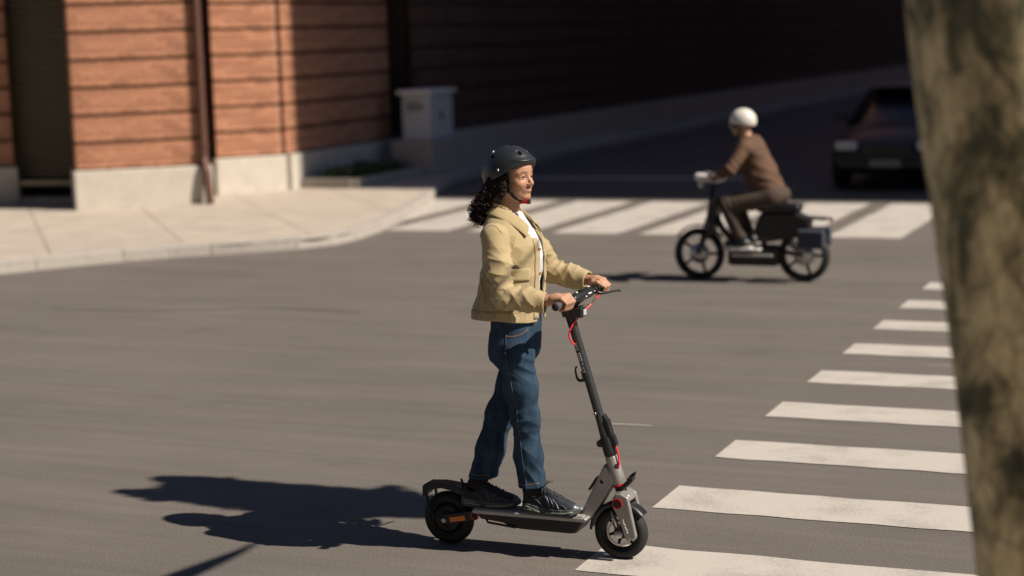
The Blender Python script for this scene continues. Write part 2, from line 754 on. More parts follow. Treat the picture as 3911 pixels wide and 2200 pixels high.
# inner line of the kerb stones (0.16 m in from the road)
INN = []
for i, k in enumerate(KERB):
    d = (KERB[min(i + 1, len(KERB) - 1)] - KERB[max(i - 1, 0)]).normalized()
    INN.append((k.x - d.y * 0.165, k.y + d.x * 0.165))
ipoly = INN + [(-60, 130), (-60, -8)]
cs, sn = math.cos(rad(40)), math.sin(rad(40))           # slabs follow the splayed corner facade
rp = [((x + 11) * cs + (y - 13) * sn, -(x + 11) * sn + (y - 13) * cs) for x, y in ipoly]
S = 1.5
for i in range(-8, 12):
    for j in range(-6, 10):
        c = clip(rp, i * S + .006, j * S + .006, (i + 1) * S - .006, (j + 1) * S - .006)
        if len(c) < 3:
            continue
        w = [(x * cs - y * sn - 11, x * sn + y * cs + 13) for x, y in c]
        cx = sum(p[0] for p in w) / len(w)
        cy = sum(p[1] for p in w) / len(w)
        if not (-17 < cx < -6 and 2 < cy < 30) or cx < -13.8 and cy > 15:
            continue
        z = 0.13 + random.uniform(-.0015, .0015)
        V = [(x, y, 0.105) for x, y in w] + [(x, y, z) for x, y in w]
        n = len(w)
        add('paving_slab', V, [tuple(range(n, 2 * n))] + [(a, (a + 1) % n, (a + 1) % n + n, a + n) for a in range(n)], M_CONC, walk)
# kerb stones, 1 m each
acc, last = 0.0, None
L_ = [0]
for i in range(1, len(KERB)):
    L_.append(L_[-1] + (KERB[i] - KERB[i - 1]).length)


def along(s):
    i = int(np.searchsorted(L_, s))
    i = min(max(i, 1), len(KERB) - 1)
    t = (s - L_[i - 1]) / (L_[i] - L_[i - 1])
    p = KERB[i - 1].lerp(KERB[i], t)
    d = (KERB[i] - KERB[i - 1]).normalized()
    return p, Vector((-d.y, d.x, 0))


s = 0.0
while s < L_[-1] - 60:
    e = s + 0.992
    V = []
    for q in (s, (s + e) / 2, e):
        p, n = along(q)
        V += [p + Vector((0, 0, -.05)), p + n * .004 + Vector((0, 0, .122)), p + n * .016 + Vector((0, 0, .134)),
              p + n * .158 + Vector((0, 0, .134)), p + n * .158 + Vector((0, 0, -.05))]
    F = []
    for a in (0, 5):
        F += [(a + j, a + (j + 1) % 5, a + (j + 1) % 5 + 5, a + j + 5) for j in range(5)]
    F += [(4, 3, 2, 1, 0), (10, 11, 12, 13, 14)]
    add('kerb_stone', V, F, M_KERB, walk)
    s += 1.0

# pavement on the camera side of the road (the plane tree stands on it) and on the other corner of the side street
w2 = join_geo([box((4, -10, .055), (60, 16, .15))])
o = add('sidewalk', *w2, M_CONC)
tag(o, 'concrete pavement on the near side of the road', kind='structure')
o = add('sidewalk', *join_geo([box((15.4, 67.2, .055), (30, 100, .15))]), M_CONC)
tag(o, 'concrete pavement on the right side of the side street', kind='structure')

# ------------------------------------------------------------------ buildings
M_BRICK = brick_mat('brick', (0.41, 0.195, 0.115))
M_BRICK_SHADE = brick_mat('shaded_brick', (0.125, 0.072, 0.055))  # darkened brick: the side street's shade put into the colour
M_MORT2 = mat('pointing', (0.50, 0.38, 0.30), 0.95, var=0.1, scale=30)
M_MORT_SHADE = mat('shaded_pointing', (0.07, 0.05, 0.045), 0.95)  # pointing darkened to match, shade put into the colour
M_MORT = mat('mortar_joint', (0.05, 0.03, 0.022), 0.95, var=0.2, scale=20)
M_PLINTH = mat('plinth_stone', (0.50, 0.46, 0.40), 0.75, var=0.07, scale=5, bump=0.001, bscale=80)
M_DARKIN = mat('dark_interior', (0.012, 0.012, 0.011), 0.5)
M_SLAT = mat('shutter_slat', (0.34, 0.28, 0.15), 0.5, var=0.15, scale=30)
M_PIPE = mat('downpipe_paint', (0.10, 0.045, 0.03), 0.5, var=0.1, scale=20)
BZ0, BP, BH = 0.70, 0.385, 0.345       # first band, pitch, band height
bld = empty('brick_building', (-11.5, 15, 0.13))
tag(bld, 'red brick corner building with recessed dark joints and pale stone plinth', 'building')


def band_run(P0, P1, nb, parent, bricks=True, proud=0.0, ends=True, mb=None, mm=None):
    """rusticated brick bands along P0->P1, facing the right-hand side of that direction"""
    P0, P1 = Vector((*P0, 0)), Vector((*P1, 0))
    d = (P1 - P0)
    L = d.length
    d.normalize()
    n = Vector((d.y, -d.x, 0))
    R = Matrix((d, n, Vector((0, 0, 1)))).transposed()
    ch = BH / 5
    for b in range(nb):
        z0 = BZ0 + b * BP
        parts = [box(P0 + d * (L / 2) + n * (-.06 + proud) + Vector((0, 0, z0 + BH / 2)), (L - .006, .11, BH - .012), R)]
        if bricks:
            for c in range(5):
                off = 0.1125 if (c + b) % 2 else 0.0
                x = -off
                while x < L:
                    a0, a1 = max(x, 0), min(x + .215, L)
                    if a1 - a0 > .04:
                        j = random.uniform(-.0025, .0025)
                        dep = .125 if (a0 == 0 or a1 == L) and ends else .03
                        cc = P0 + d * ((a0 + a1) / 2) + n * (proud + .004 + j - dep / 2) + Vector((0, 0, z0 + c * ch + ch / 2))
                        parts.append(box(cc, (a1 - a0, dep, ch - .010), R))
                    x += .225
        V, F = join_geo(parts)
        me = bpy.data.meshes.new('brick_band')
        me.from_pydata(V, [], F)
        me.materials.append((mm or M_MORT2) if bricks else (mb or M_BRICK))
        if bricks:
            me.materials.append(mb or M_BRICK)
            me.polygons.foreach_set('material_index', [0] * 6 + [1] * (len(F) - 6))
        o = bpy.data.objects.new('brick_band', me)
        COL.objects.link(o)
        setp(o, parent)


def core_prism(name, pts, z0, z1, m, parent):
    n = len(pts)
    V = [(x, y, z0) for x, y in pts] + [(x, y, z1) for x, y in pts]
    F = [tuple(range(n, 2 * n)), tuple(range(n - 1, -1, -1))] + [(i, (i + 1) % n, (i + 1) % n + n, i + n) for i in range(n)]
    return fix_normals(add(name, V, F, m, parent))


def pillar(P0, P1, depth, nb, side=True):
    a, b = Vector((*P0, 0)), Vector((*P1, 0))
    d = (b - a).normalized()
    n = Vector((d.y, -d.x, 0))
    L = (b - a).length
    R = Matrix((d, n, Vector((0, 0, 1)))).transposed()
    mid = (a + b) / 2
    core = add('pillar', *join_geo([box(mid - n * (depth / 2 + .03) + Vector((0, 0, 4.5)), (L - .06, depth, 8.7), R)]), M_MORT, bld)
    band_run(P0, P1, nb, core)
    if side:
        q0 = a - n * depth
        band_run((q0.x, q0.y), (a.x - n.x * .13, a.y - n.y * .13), nb, core)
        q1 = b - n * .13
        q2 = b - n * depth
        band_run((q1.x, q1.y), (q2.x, q2.y), nb, core)
    add('plinth', *join_geo([box(mid - n * (depth / 2 - .05) + Vector((0, 0, .395)), (L + .10, depth + .06, .56), R)]), M_PLINTH, core, bevel=.02)
    return core


pillar((-12.25, 13.19), (-10.83, 14.36), .75, 8)
pillar((-15.4, 12.95), (-13.96, 13.98), .75, 8)
pillar((-11.40, 15.50), (-10.75, 16.30), .3, 8, side=False)
# body of the house behind the pillars, doorway recess in the shaded side
core_prism('wall', [(-15.6, 14.6), (-11.9, 15.0), (-11.75, 15.6), (-10.98, 16.5), (-10.86, 16.75), (-10.86, 20.0), (-11.8, 20.0),
                    (-11.8, 21.0), (-10.86, 21.0), (-10.86, 130), (-34, 130), (-34, 14.6)], 0.1, 9.0, M_MORT, bld)
side = add('side_wall', *join_geo([box((-10.83, 18.20, 4.9), (.07, 3.58, 8.1)), box((-10.83, 75.5, 4.9), (.07, 109, 8.1))]), M_MORT, bld)
band_run((-10.73, 16.40), (-10.73, 20.0), 8, side)
band_run((-10.73, 21.0), (-10.73, 46.0), 8, side, mb=M_BRICK_SHADE, mm=M_MORT_SHADE)  # wall past the doorway gets the brick with shade painted in
band_run((-10.73, 46.05), (-10.73, 129.0), 8, side, bricks=False, mb=M_BRICK_SHADE)
y = 16.42
while y < 60:
    if not (19.99 < y < 20.9):
        ln = 1.7 if y > 21 else 1.15
        add('plinth_stone', *join_geo([box((-10.72, y + ln / 2, .395), (.14, ln - .008, .56))]), M_PLINTH, side, bevel=.012)
        y += ln
    else:
        y = 21.0
add('plinth_stone', *join_geo([box((-10.72, 95, .395), (.14, 70, .56))]), M_PLINTH, side)
door = add('door', *join_geo([box((-11.74, 20.5, 1.45), (.06, .98, 2.64))]), M_DARKIN, bld)
add('transom', *join_geo([box((-11.70, 20.5, 2.3), (.05, .98, .08))]), mat('door_metal', (.05, .05, .055), .4, .8), door)
add('door_handle', *tube([(-11.68, 20.2, 1.1), (-11.64, 20.2, 1.1), (-11.64, 20.2, 1.5), (-11.68, 20.2, 1.5)], .012, 8), mat('handle_metal', (.4, .4, .42), .3, 1), door)
# louvred window between the two left pillars
win = add('window', *join_geo([box((-13.0, 14.42, 2.4), (2.3, .04, 4.0), Matrix.Rotation(rad(8), 3, 'Z'))]), M_DARKIN, bld)
for k in range(34):
    Rk = Matrix.Rotation(rad(8), 3, 'Z') @ Matrix.Rotation(rad(28), 3, 'X')
    add('slat', *join_geo([box((-13.03, 14.30, .56 + .092 * k), (2.1, .055, .011), Rk)]), M_SLAT, win)
add('sill', *join_geo([box((-13.05, 14.22, .43), (2.2, .2, .07), Matrix.Rotation(rad(8), 3, 'Z'))]), mat('sill_stone', (.42, .36, .24), .8, var=.1), win, bevel=.01)
add('step', *join_geo([box((-13.1, 14.3, .17), (2.1, .3, .08), Matrix.Rotation(rad(8), 3, 'Z'))]), M_PLINTH, win)
# downpipe in the gap between the lit pillars
pipe = add('downpipe', *tube(curve_pts([(-10.84, 14.27, 7), (-10.84, 14.27, 2.5), (-10.84, 14.27, .95), (-10.83, 14.25, .74), (-10.76, 14.19, .58), (-10.70, 14.15, .14)], 40), .06, 14), M_PIPE, bld, smooth=True)
for z in (.95, 2.2, 3.6):
    add('pipe_bracket', *lathe([(.072, -.02), (.072, .02), (.058, .02), (.058, -.02)], (-10.84, 14.27, z), (0, 0, 1), 16, True), M_PIPE, pipe)
# upper storey band
add('upper_wall', *join_geo([box((-12.2, 73, 14.5), (3.0, 112, 20.9))]), M_BRICK, bld)

# the block across the side street, beyond the right edge of the picture: it shades the street
# unseen grey block added behind the camera to cut down sky light
row = empty('sky_blocker', (-10, -26, 0.13))
tag(row, 'long unseen grey block added behind the camera to cut sky light', 'building')
M_GREYB = mat('grey_facade', (0.22, 0.22, 0.225), .85, var=.1, scale=2)
wr_ = add('wall', *join_geo([box((-14, -26, 20), (110, 16, 40))]), M_GREYB, row)
for fl in range(8):
    for k in range(20):
        x = -60 + k * 4.6
        w = add('window', *join_geo([box((x, -17.98, 3.2 + fl * 4.4), (1.5, .1, 2.2))]), mat('window_glass', (.03, .04, .05), .08), wr_)
        add('sill', *join_geo([box((x, -17.92, 2.05 + fl * 4.4), (1.7, .2, .1))]), M_PLINTH, w)
M_STONEG = mat('grey_render', (0.34, 0.35, 0.36), .85, var=.08, scale=2)
blk = empty('stone_building', (18, 40, 0.13))
tag(blk, 'tall grey stone block beyond the right edge that shades the side street', 'building')
wallb = add('wall', *join_geo([box((19.5, 76.7, 17), (30, 120, 33.8))]), M_STONEG, blk)
add('plinth', *join_geo([box((19.5, 76.7, .4), (30.12, 120.12, .6))]), M_PLINTH, blk)
for fl in range(7):
    for k in range(9):
        y = 19.5 + k * 3.2
        w = add('window', *join_geo([box((4.49, y, 3.0 + fl * 4), (.06, 1.4, 2.0))]), mat('window_glass', (.03, .04, .05), .08), wallb)
        add('sill', *join_geo([box((4.44, y, 1.95 + fl * 4), (.16, 1.6, .1))]), M_PLINTH, w)

# ------------------------------------------------------------------ plane tree in the right foreground
M_BARK = bark_mat()
M_LEAF = mat('leaf', (0.045, 0.085, 0.02), 0.6, var=0.35, scale=3)
tree = empty('plane_tree', (2.75, -2.8, .13))
tag(tree, 'leaning plane tree with flaking olive and cream bark, close at right edge', 'tree')


def trunk_geo(pts, rs, n=28, rough=.02, seed=0):
    rnd = random.Random(seed)
    ph = [rnd.uniform(0, 6.3) for _ in range(6)]
    V, F = [], []
    for i, p in enumerate(pts):
        p = Vector(p)
        a = Vector(pts[max(0, i - 1)])
        b = Vector(pts[min(len(pts) - 1, i + 1)])
        d, s, t = frame_of(b - a)
        for k in range(n):
            an = 2 * math.pi * k / n
            w = 1 + rough * (2 * math.sin(3 * an + ph[0] + i * .15) + 1.5 * math.sin(5 * an + ph[1] - i * .23) + math.sin(2 * an + ph[2] + i * .4))
            V.append(p + (s * math.cos(an) + t * math.sin(an)) * rs[i] * w)
    m = len(pts)
    for i in range(m - 1):
        for k in range(n):
            F.append((i * n + k, i * n + (k + 1) % n, (i + 1) * n + (k + 1) % n, (i + 1) * n + k))
    F.append(tuple(range(n - 1, -1, -1)))
    F.append(tuple((m - 1) * n + k for k in range(n)))
    return V, F


tp = curve_pts([(2.80, -2.77, .05), (2.69, -2.79, .8), (2.60, -2.81, 1.5), (2.515, -2.85, 2.3), (2.50, -2.88, 3.2), (2.5, -2.9, 4.2)], 34)
tr = [.37 - .105 * min(1, i / 6) + (.03 * max(0, (i - 18) / 16)) for i in range(35)]
trunk = add('trunk', *trunk_geo(tp, tr, 36, .018, 3), M_BARK, tree, smooth=True)
BR = [([(2.5, -2.9, 3.9), (2.62, -1.7, 3.95), (2.70, -.9, 4.02), (2.86, -.42, 4.12), (2.98, -.05, 4.28), (3.1, .3, 4.6), (3.3, .5, 4.8)], .12, -.028),
      ([(2.5, -2.9, 4.1), (2.3, -3.5, 5.2), (1.9, -4.0, 6.6), (1.9, -4.2, 8.0)], .17, .04),
      ([(2.5, -2.9, 4.1), (3.1, -3.3, 5.4), (3.7, -3.5, 6.8), (3.9, -3.6, 8.2)], .16, .04),
      ([(2.5, -2.9, 4.1), (2.5, -3.2, 5.6), (2.6, -3.5, 7.4), (2.5, -3.6, 9.0)], .18, .04),
      ([(2.45, -3.3, 5.2), (1.2, -4.2, 6.2), (.4, -4.6, 6.9)], .09, .03),
      ([(3.1, -3.3, 5.4), (4.2, -4.3, 6.2), (5.0, -4.6, 7.0)], .09, .03)]
for i, (pts, r0, r1) in enumerate(BR):
    P = curve_pts(pts, 14)
    add('limb', *trunk_geo(P, [max(.008, r0 + (r1 - r0) * k / 14 * (1.3 if r1 < 0 else 1)) for k in range(15)], 14, .02, i), M_BARK, tree, smooth=True)


def leaves(blobs, seed, size=.11):
    r = np.random.default_rng(seed)
    V, F = [], []
    for (c, rr, n) in blobs:
        for _ in range(n):
            v = r.normal(size=3)
            v /= np.linalg.norm(v)
            p = np.array(c) + v * np.array(rr) * (r.random() ** .45)
            nrm = r.normal(size=3)
            nrm /= np.linalg.norm(nrm)
            a = np.cross(nrm, r.normal(size=3))
            a /= np.linalg.norm(a)
            b = np.cross(nrm, a)
            s = size * r.uniform(.6, 1.3)
            k = len(V)
            for (u, w) in ((0, -.55), (.42, -.2), (.5, .25), (.15, .2), (0, .65), (-.15, .2), (-.5, .25), (-.42, -.2)):
                V.append(tuple(p + a * u * s + b * w * s + nrm * (abs(u) * .25 * s)))
            F.append(tuple(range(k, k + 8)))
    return V, F


crown = [((3.42, .50, 4.9), (.84, .28, .24), 1500), ((2.75, .38, 4.8), (.42, .09, .10), 260), ((2.75, .68, 4.8), (.42, .09, .10), 300), ((4.1, .6, 5.1), (.4, .28, .3), 240)]
rt = random.Random(5)
for i in range(26):
    a = rt.uniform(0, 6.28)
    q = rt.random() ** .5 * 2.3
    crown.append(((2.4 + q * math.cos(a) * 1.1, -4.3 + q * math.sin(a) * .75, rt.uniform(6.0, 9.4)), (.7, .6, .5), 190))
V, F = leaves(crown, 11)
add('crown', V, F, M_LEAF, tree)

# ------------------------------------------------------------------ street furniture in the shade
M_CAB = mat('cabinet_paint', (0.52, 0.55, 0.58), .45, var=.06, scale=6)
M_LID = mat('cabinet_lid', (0.78, 0.78, 0.78), .4, var=.05, scale=6)
cab = empty('utility_cabinet', (-9.85, 19.75, .13))
tag(cab, 'grey metal utility cabinet with overhanging white lid on a concrete base', 'cabinet')
add('concrete_base', *join_geo([box((-9.9, 19.75, .42), (.75, 1.35, .58))]), M_KERB, cab, bevel=.02)
bod = add('cabinet_body', *join_geo([box((-9.9, 19.75, 1.085), (.5, .92, .75))]), M_CAB, cab, bevel=.012)
for dy in (-.23, .23):
    d = add('cabinet_door', *join_geo([box((-9.645, 19.75 + dy, 1.08), (.02, .44, .68))]), M_CAB, bod, bevel=.006)
add('vent_grille', *join_geo([box((-9.9, 19.285, 1.32 - .03 * i), (.3, .012, .012)) for i in range(5)]), M_DARKIN, bod)
add('door_handle', *join_geo([box((-9.625, 19.72, 1.1), (.03, .03, .14))]), M_DARKIN, bod)
add('lid', *join_geo([box((-9.9, 19.75, 1.50), (.62, 1.06, .07))]), M_LID, cab, bevel=.015)

# low planted strip along the shaded wall
M_SOIL = mat('soil', (.03, .022, .016), .95, var=.3, scale=20)
M_GC = mat('ground_cover_leaf', (.05, .085, .03), .6, var=.4, scale=6)
pl = empty('planter', (-10.2, 18.1, .13))
tag(pl, 'low stone edged planting strip along the foot of the shaded wall', 'planter')
for (c, s_) in [((-9.72, 18.05, .2), (.1, 2.7, .16)), ((-10.2, 16.72, .2), (.86, .1, .16)), ((-10.2, 19.0, .2), (.86, .1, .16))]:
    add('edging', *join_geo([box(c, s_)]), M_KERB, pl, bevel=.01)
add('soil', *join_geo([box((-10.2, 17.86, .19), (.86, 2.2, .1))]), M_SOIL, pl)
V, F = leaves([((-10.2 + random.uniform(-.3, .3), 16.95 + .25 * i, .3), (.3, .22, .13), 170) for i in range(8)], 21, .055)
gc = add('ground_cover', V, F, M_GC)
tag(gc, 'low leafy ground cover filling the planting strip by the wall', 'ground cover', kind='stuff')

# ------------------------------------------------------------------ parked car in the shaded street
M_NAVY = mat('car_paint', (.005, .007, .013), .5, coat=.1, var=.1, scale=2)
M_GLASS = mat('car_glass', (.006, .008, .01), .3)
M_RUB = mat('tyre_rubber', (.012, .012, .013), .75, var=.15, scale=40, bump=.0004, bscale=200)
M_RIM = mat('alloy', (.45, .45, .47), .35, .9)
M_BLACKP = mat('black_plastic', (.014, .014, .015), .5, var=.1, scale=30)
M_LENS = mat('lamp_lens', (.42, .43, .45), .1)
M_PLATE = mat('number_plate', (.16, .16, .16), .5)
M_CHROME = mat('chrome', (.75, .75, .77), .15, 1.0)


def make_car(cx, cy):
    """car along Y, nose to -Y (towards the crossing)"""
    car = empty('parked_car', (cx, cy, 0))
    st = [  # y along car, half width bottom, half width top, z bottom, z belt
        (-2.18, .70, .60, .34, .56), (-2.05, .82, .72, .26, .70), (-1.7, .88, .80, .22, .82), (-1.0, .90, .83, .22, .93), (-.2, .90, .84, .22, .96),
        (.8, .90, .84, .22, .98), (1.6, .89, .82, .22, 1.0), (2.0, .85, .76, .28, .98), (2.15, .76, .66, .36, .90)]
    V, F = [], []
    for (y, wb, wt, zb, zt) in st:
        zm = zb + (zt - zb) * .55
        ring = [(-wb * .9, zb), (-wb, zb + .12), (-wb * 1.01, zm), (-wt, zt - .03), (-wt * .8, zt + .02), (0, zt + .04), (wt * .8, zt + .02), (wt, zt - .03),
                (wb * 1.01, zm), (wb, zb + .12), (wb * .9, zb), (0, zb - .01)]
        V += [(cx + a, cy + y, b) for a, b in ring]
    n = 12
    for i in range(len(st) - 1):
        F += [(i * n + k, i * n + (k + 1) % n, (i + 1) * n + (k + 1) % n, (i + 1) * n + k) for k in range(n)]
    F += [tuple(range(n)), tuple(range(n * len(st) - 1, n * (len(st) - 1) - 1, -1))]
    b = fix_normals(add('body', V, F, M_NAVY, car, smooth=True))
    m_ = b.modifiers.new('s', 'SUBSURF')
    m_.levels = m_.render_levels = 2
    # cabin
    cb = [(-1.05, .76, .92), (-.25, .62, 1.38), (.25, .60, 1.45), (1.1, .60, 1.42), (1.75, .66, 1.15), (1.98, .70, .96)]
    V, F = [], []
    for (y, w, z) in cb:
        z0 = .9
        V += [(cx - .80, cy + y, z0), (cx - w, cy + y, max(z - .06, z0 + .01)), (cx - w * .7, cy + y, z), (cx + w * .7, cy + y, z), (cx + w, cy + y, max(z - .06, z0 + .01)),
              (cx + .80, cy + y, z0)]
    for i in range(len(cb) - 1):
        F += [(i * 6 + k, i * 6 + k + 1, (i + 1) * 6 + k + 1, (i + 1) * 6 + k) for k in range(5)]
    o = fix_normals(add('cabin_glass', V, F, M_GLASS, car, smooth=True))
    V2 = [(cx - .46, cy - .3, 1.395), (cx + .46, cy - .3, 1.395), (cx + .45, cy + .25, 1.47), (cx - .45, cy + .25, 1.47), (cx + .44, cy + 1.15, 1.43), (cx - .44, cy + 1.15, 1.43)]
    rf = add('roof', *join_geo([box((cx, cy + .42, 1.435), (1.16, 1.7, .05))]), M_NAVY, car, bevel=.02)
    for s_ in (-1, 1):
        add('windscreen_pillar', *tube([(cx + s_ * .79, cy - 1.05, .93), (cx + s_ * .62, cy - .3, 1.39), (cx + s_ * .60, cy + .3, 1.45)], .035, 8), M_NAVY, car, smooth=True)
        add('rear_pillar', *tube([(cx + s_ * .60, cy + 1.1, 1.42), (cx + s_ * .68, cy + 1.75, 1.16), (cx + s_ * .74, cy + 2.0, .97)], .05, 8), M_NAVY, car, smooth=True)
        add('door_pillar', *tube([(cx + s_ * .80, cy + .35, .93), (cx + s_ * .61, cy + .35, 1.43)], .03, 8), M_NAVY, car, smooth=True)
        add('mirror', *join_geo([box((cx + s_ * .97, cy - .72, 1.02), (.2, .1, .13))]), M_NAVY, car, bevel=.03)
        hl = add('headlight', *join_geo([box((cx + s_ * .58, cy - 2.09, .66), (.32, .12, .13))]), M_LENS, car, bevel=.03)
        add('tail_light', *join_geo([box((cx + s_ * .64, cy + 2.08, .8), (.26, .1, .14))]), mat('tail_lens', (.35, .01, .01), .15), car, bevel=.03)
        for yy in (-1.35, 1.32):
            wc = (cx + s_ * .80, cy + yy, .32)
            w = add('wheel', *lathe([(.2, -.1), (.27, -.105), (.315, -.085), (.322, 0), (.315, .085), (.27, .105), (.2, .1)], wc, (1, 0, 0), 32), M_RUB, car, smooth=True)
            add('rim', *lathe([(.0, .06 * s_), (.06, .07 * s_), (.1, .04 * s_), (.19, .06 * s_), (.21, .1 * s_), (.21, -.05)], wc, (1, 0, 0), 24), M_RIM, w, smooth=True)
    add('grille', *join_geo([box((cx, cy - 2.15, .60), (.7, .1, .12))] + [box((cx, cy - 2.205, .56 + .03 * k), (.66, .012, .008)) for k in range(4)]), M_BLACKP, car)
    add('bumper', *join_geo([box((cx, cy - 2.14, .40), (1.36, .16, .14))]), M_BLACKP, car, bevel=.04)
    add('number_plate', *join_geo([box((cx, cy - 2.235, .42), (.44, .02, .11))]), M_PLATE, car)
    return car


c1 = make_car(-1.85, 20.2)
tag(c1, 'dark navy parked car in the shaded street, partly behind the tree', 'car')

# ------------------------------------------------------------------ electric kick scooter
M_SBLK = mat('scooter_black', (.012, .013, .015), .42, var=.1, scale=30, bump=.0002, bscale=400)
M_SGRY = mat('scooter_grey_alloy', (.36, .345, .33), .38, .55, var=.05, scale=20)
M_SDGR = mat('deck_trim', (.46, .44, .425), .4, .5, var=.06, scale=20)
M_MAT = mat('deck_rubber', (.27, .255, .25), .75, var=.1, scale=60)
M_RED = mat('red_anodised', (.55, .015, .02), .4)
M_CABLE = mat('red_cable', (.75, .03, .035), .35)
M_ORANGE = mat('orange_reflector', (.72, .22, .015), .3, var=.12, scale=140)
M_WHITE = mat('white_print', (.85, .85, .85), .5)
M_GLOSSB = mat('gloss_black', (.008, .008, .01), .12)
M_STEEL = mat('brushed_steel', (.5, .49, .47), .35, .9)
M_RUBG = mat('grip_rubber', (.02, .02, .022), .7, bump=.0006, bscale=500)
M_TAIL = mat('tail_light_lens', (.16, .012, .012), .2)

sco = empty('kick_scooter', (0, 0, 0))
tag(sco, 'black and grey electric kick scooter with red brake cable under the woman', 'kick scooter')
AX_F, AX_R, WR = Vector((.43, 0, .127)), Vector((-.432, 0, .127)), .127


def solid(name, geo, m, parent=sco, bevel=0.0, smooth=False, auto=None):
    return fix_normals(add(name, *geo, m, parent, smooth=smooth, bevel=bevel, auto=auto))


# wheels
for c, rear in ((AX_F, False), (AX_R, True)):
    prof = []
    for k in range(15):
        a = math.pi * (-.62 + 1.24 * k / 14)
        prof.append((WR - .031 + .031 * math.cos(a), .031 * math.sin(a)))
    # tread grooves
    prof = [(r - (.0022 if j in (4, 7, 10) else 0), h) for j, (r, h) in enumerate(prof)]
    w = add('wheel', *lathe(prof + [(.083, .018), (.083, -.018)], c, (0, 1, 0), 64, True), M_RUB, sco, smooth=True)
    w['label'] = 'rear wheel with motor hub' if rear else 'front wheel'
    add('rim', *lathe([(.083, -.020), (.087, -.019), (.087, .019), (.083, .020), (.076, .016), (.072, .008), (.072, -.008), (.076, -.016)], c, (0, 1, 0), 48, True), M_SBLK, w, smooth=True)
    if rear:
        add('motor_hub', *lathe([(0, -.034), (.02, -.034), (.024, -.03), (.06, -.026), (.073, -.012), (.073, .012), (.06, .026), (.024, .03), (.02, .034), (0, .034)], c, (0, 1, 0), 40), M_SBLK, w, auto=40)
    else:
        add('hub', *lathe([(0, -.036), (.016, -.036), (.02, -.03), (.03, -.02), (.032, .02), (.02, .03), (.016, .036), (0, .036)], c, (0, 1, 0), 32), M_SBLK, w, auto=40)
        for k in range(6):
            a = math.pi * 2 * k / 6 + .3
            d = Vector((math.cos(a), 0, math.sin(a)))
            add('spoke', *tube([c + d * .028, c + d * .075], [.010, .007], 8, flat=.8), M_SBLK, w, smooth=True)
        add('brake_drum_ring', *lathe([(.052, -.024), (.062, -.024), (.062, -.018), (.052, -.018)], c, (0, 1, 0), 40, True), M_STEEL, w, auto=40)

# deck
solid('battery_case', prism([(-.255, .188), (.282, .188), (.236, .120), (.20, .116), (-.04, .118), (-.075, .122), (-.13, .141), (-.245, .152)], -.074, .074), M_SBLK, bevel=.012)
dk = solid('deck', prism([(-.278, .184), (-.272, .199), (.286, .199), (.294, .190), (.282, .178), (-.262, .178)], -.086, .086), M_SDGR, bevel=.006)
mt = [box((0.0, 0, .2005), (.54, .158, .003))]
for i in range(44):
    mt.append(box((-.262 + i * .0122, 0, .2025), (.006, .152, .003)))
solid('grip_mat', join_geo(mt), M_MAT, dk)
for x in (-.1, .1):
    add('screw', *lathe([(0, -.0015), (.004, -.0015), (.004, .002)], (x, -.0745, .155), (0, -1, 0), 10), M_STEEL, sco)
add('kickstand', *tube([(-.22, -.05, .15), (-.20, -.075, .14), (-.06, -.08, .128)], .006, 8), M_SBLK, sco, smooth=True)

# neck: down tube, head tube
solid('down_tube', prism([(.238, .196), (.285, .170), (.300, .178), (.408, .352), (.404, .40), (.362, .445), (.350, .42)], -.031, .031), M_SGRY, bevel=.014)
AX0, AX1 = Vector((.200, 0, 1.14)), Vector((.432, 0, .328))
axd = (AX0 - AX1).normalized()


def st(z):
    """point on the steering axis at height z"""
    return AX1 + axd * ((z - AX1.z) / axd.z)


solid('head_tube', lathe([(0, -.002), (.030, -.002), (.0325, .003), (.0315, .06), (.0300, .125), (.0285, .130), (0, .130)], st(.352), axd, 36), M_SGRY, auto=40)
prt = solid('charging_port', join_geo([box((.302, 0, .345), (.075, .034, .010), Matrix.Rotation(rad(-57), 3, 'Y'))]), M_SBLK, bevel=.004)
add('bolt', *lathe([(0, .002), (.009, .002), (.011, -.002)], (.352, -.0315, .362), (0, -1, 0), 16), M_SBLK, sco)
add('cable_grommet', *lathe([(0, .003), (.010, .003), (.012, -.001)], st(.437) + Vector((.023, -.022, 0)), (.7, -.7, 0), 16), M_SBLK, sco)
# folding joint
cl = solid('folding_clamp', lathe([(0, 0), (.0295, 0), (.0300, .006), (.0290, .075), (.0265, .085), (0, .085)], st(.482), axd, 32), M_SBLK, auto=40)
solid('latch_lever', join_geo([box(st(.60) + Vector((.030, 0, 0)), (.020, .040, .095), Matrix.Rotation(rad(-16), 3, 'Y')), box(st(.55) + Vector((.036, -.004, 0)), (.026, .03, .05), Matrix.Rotation(rad(-16), 3, 'Y')),
                               box(st(.655) + Vector((.026, 0, 0)), (.014, .03, .03), Matrix.Rotation(rad(-32), 3, 'Y'))]), M_SBLK, cl, bevel=.004)
solid('hinge_knob', lathe([(0, -.026), (.014, -.026), (.017, -.02), (.017, .02), (.014, .026), (0, .026)], st(.535) + Vector((-.030, 0, 0)), (0, 1, 0), 20), M_SBLK, cl, auto=40)
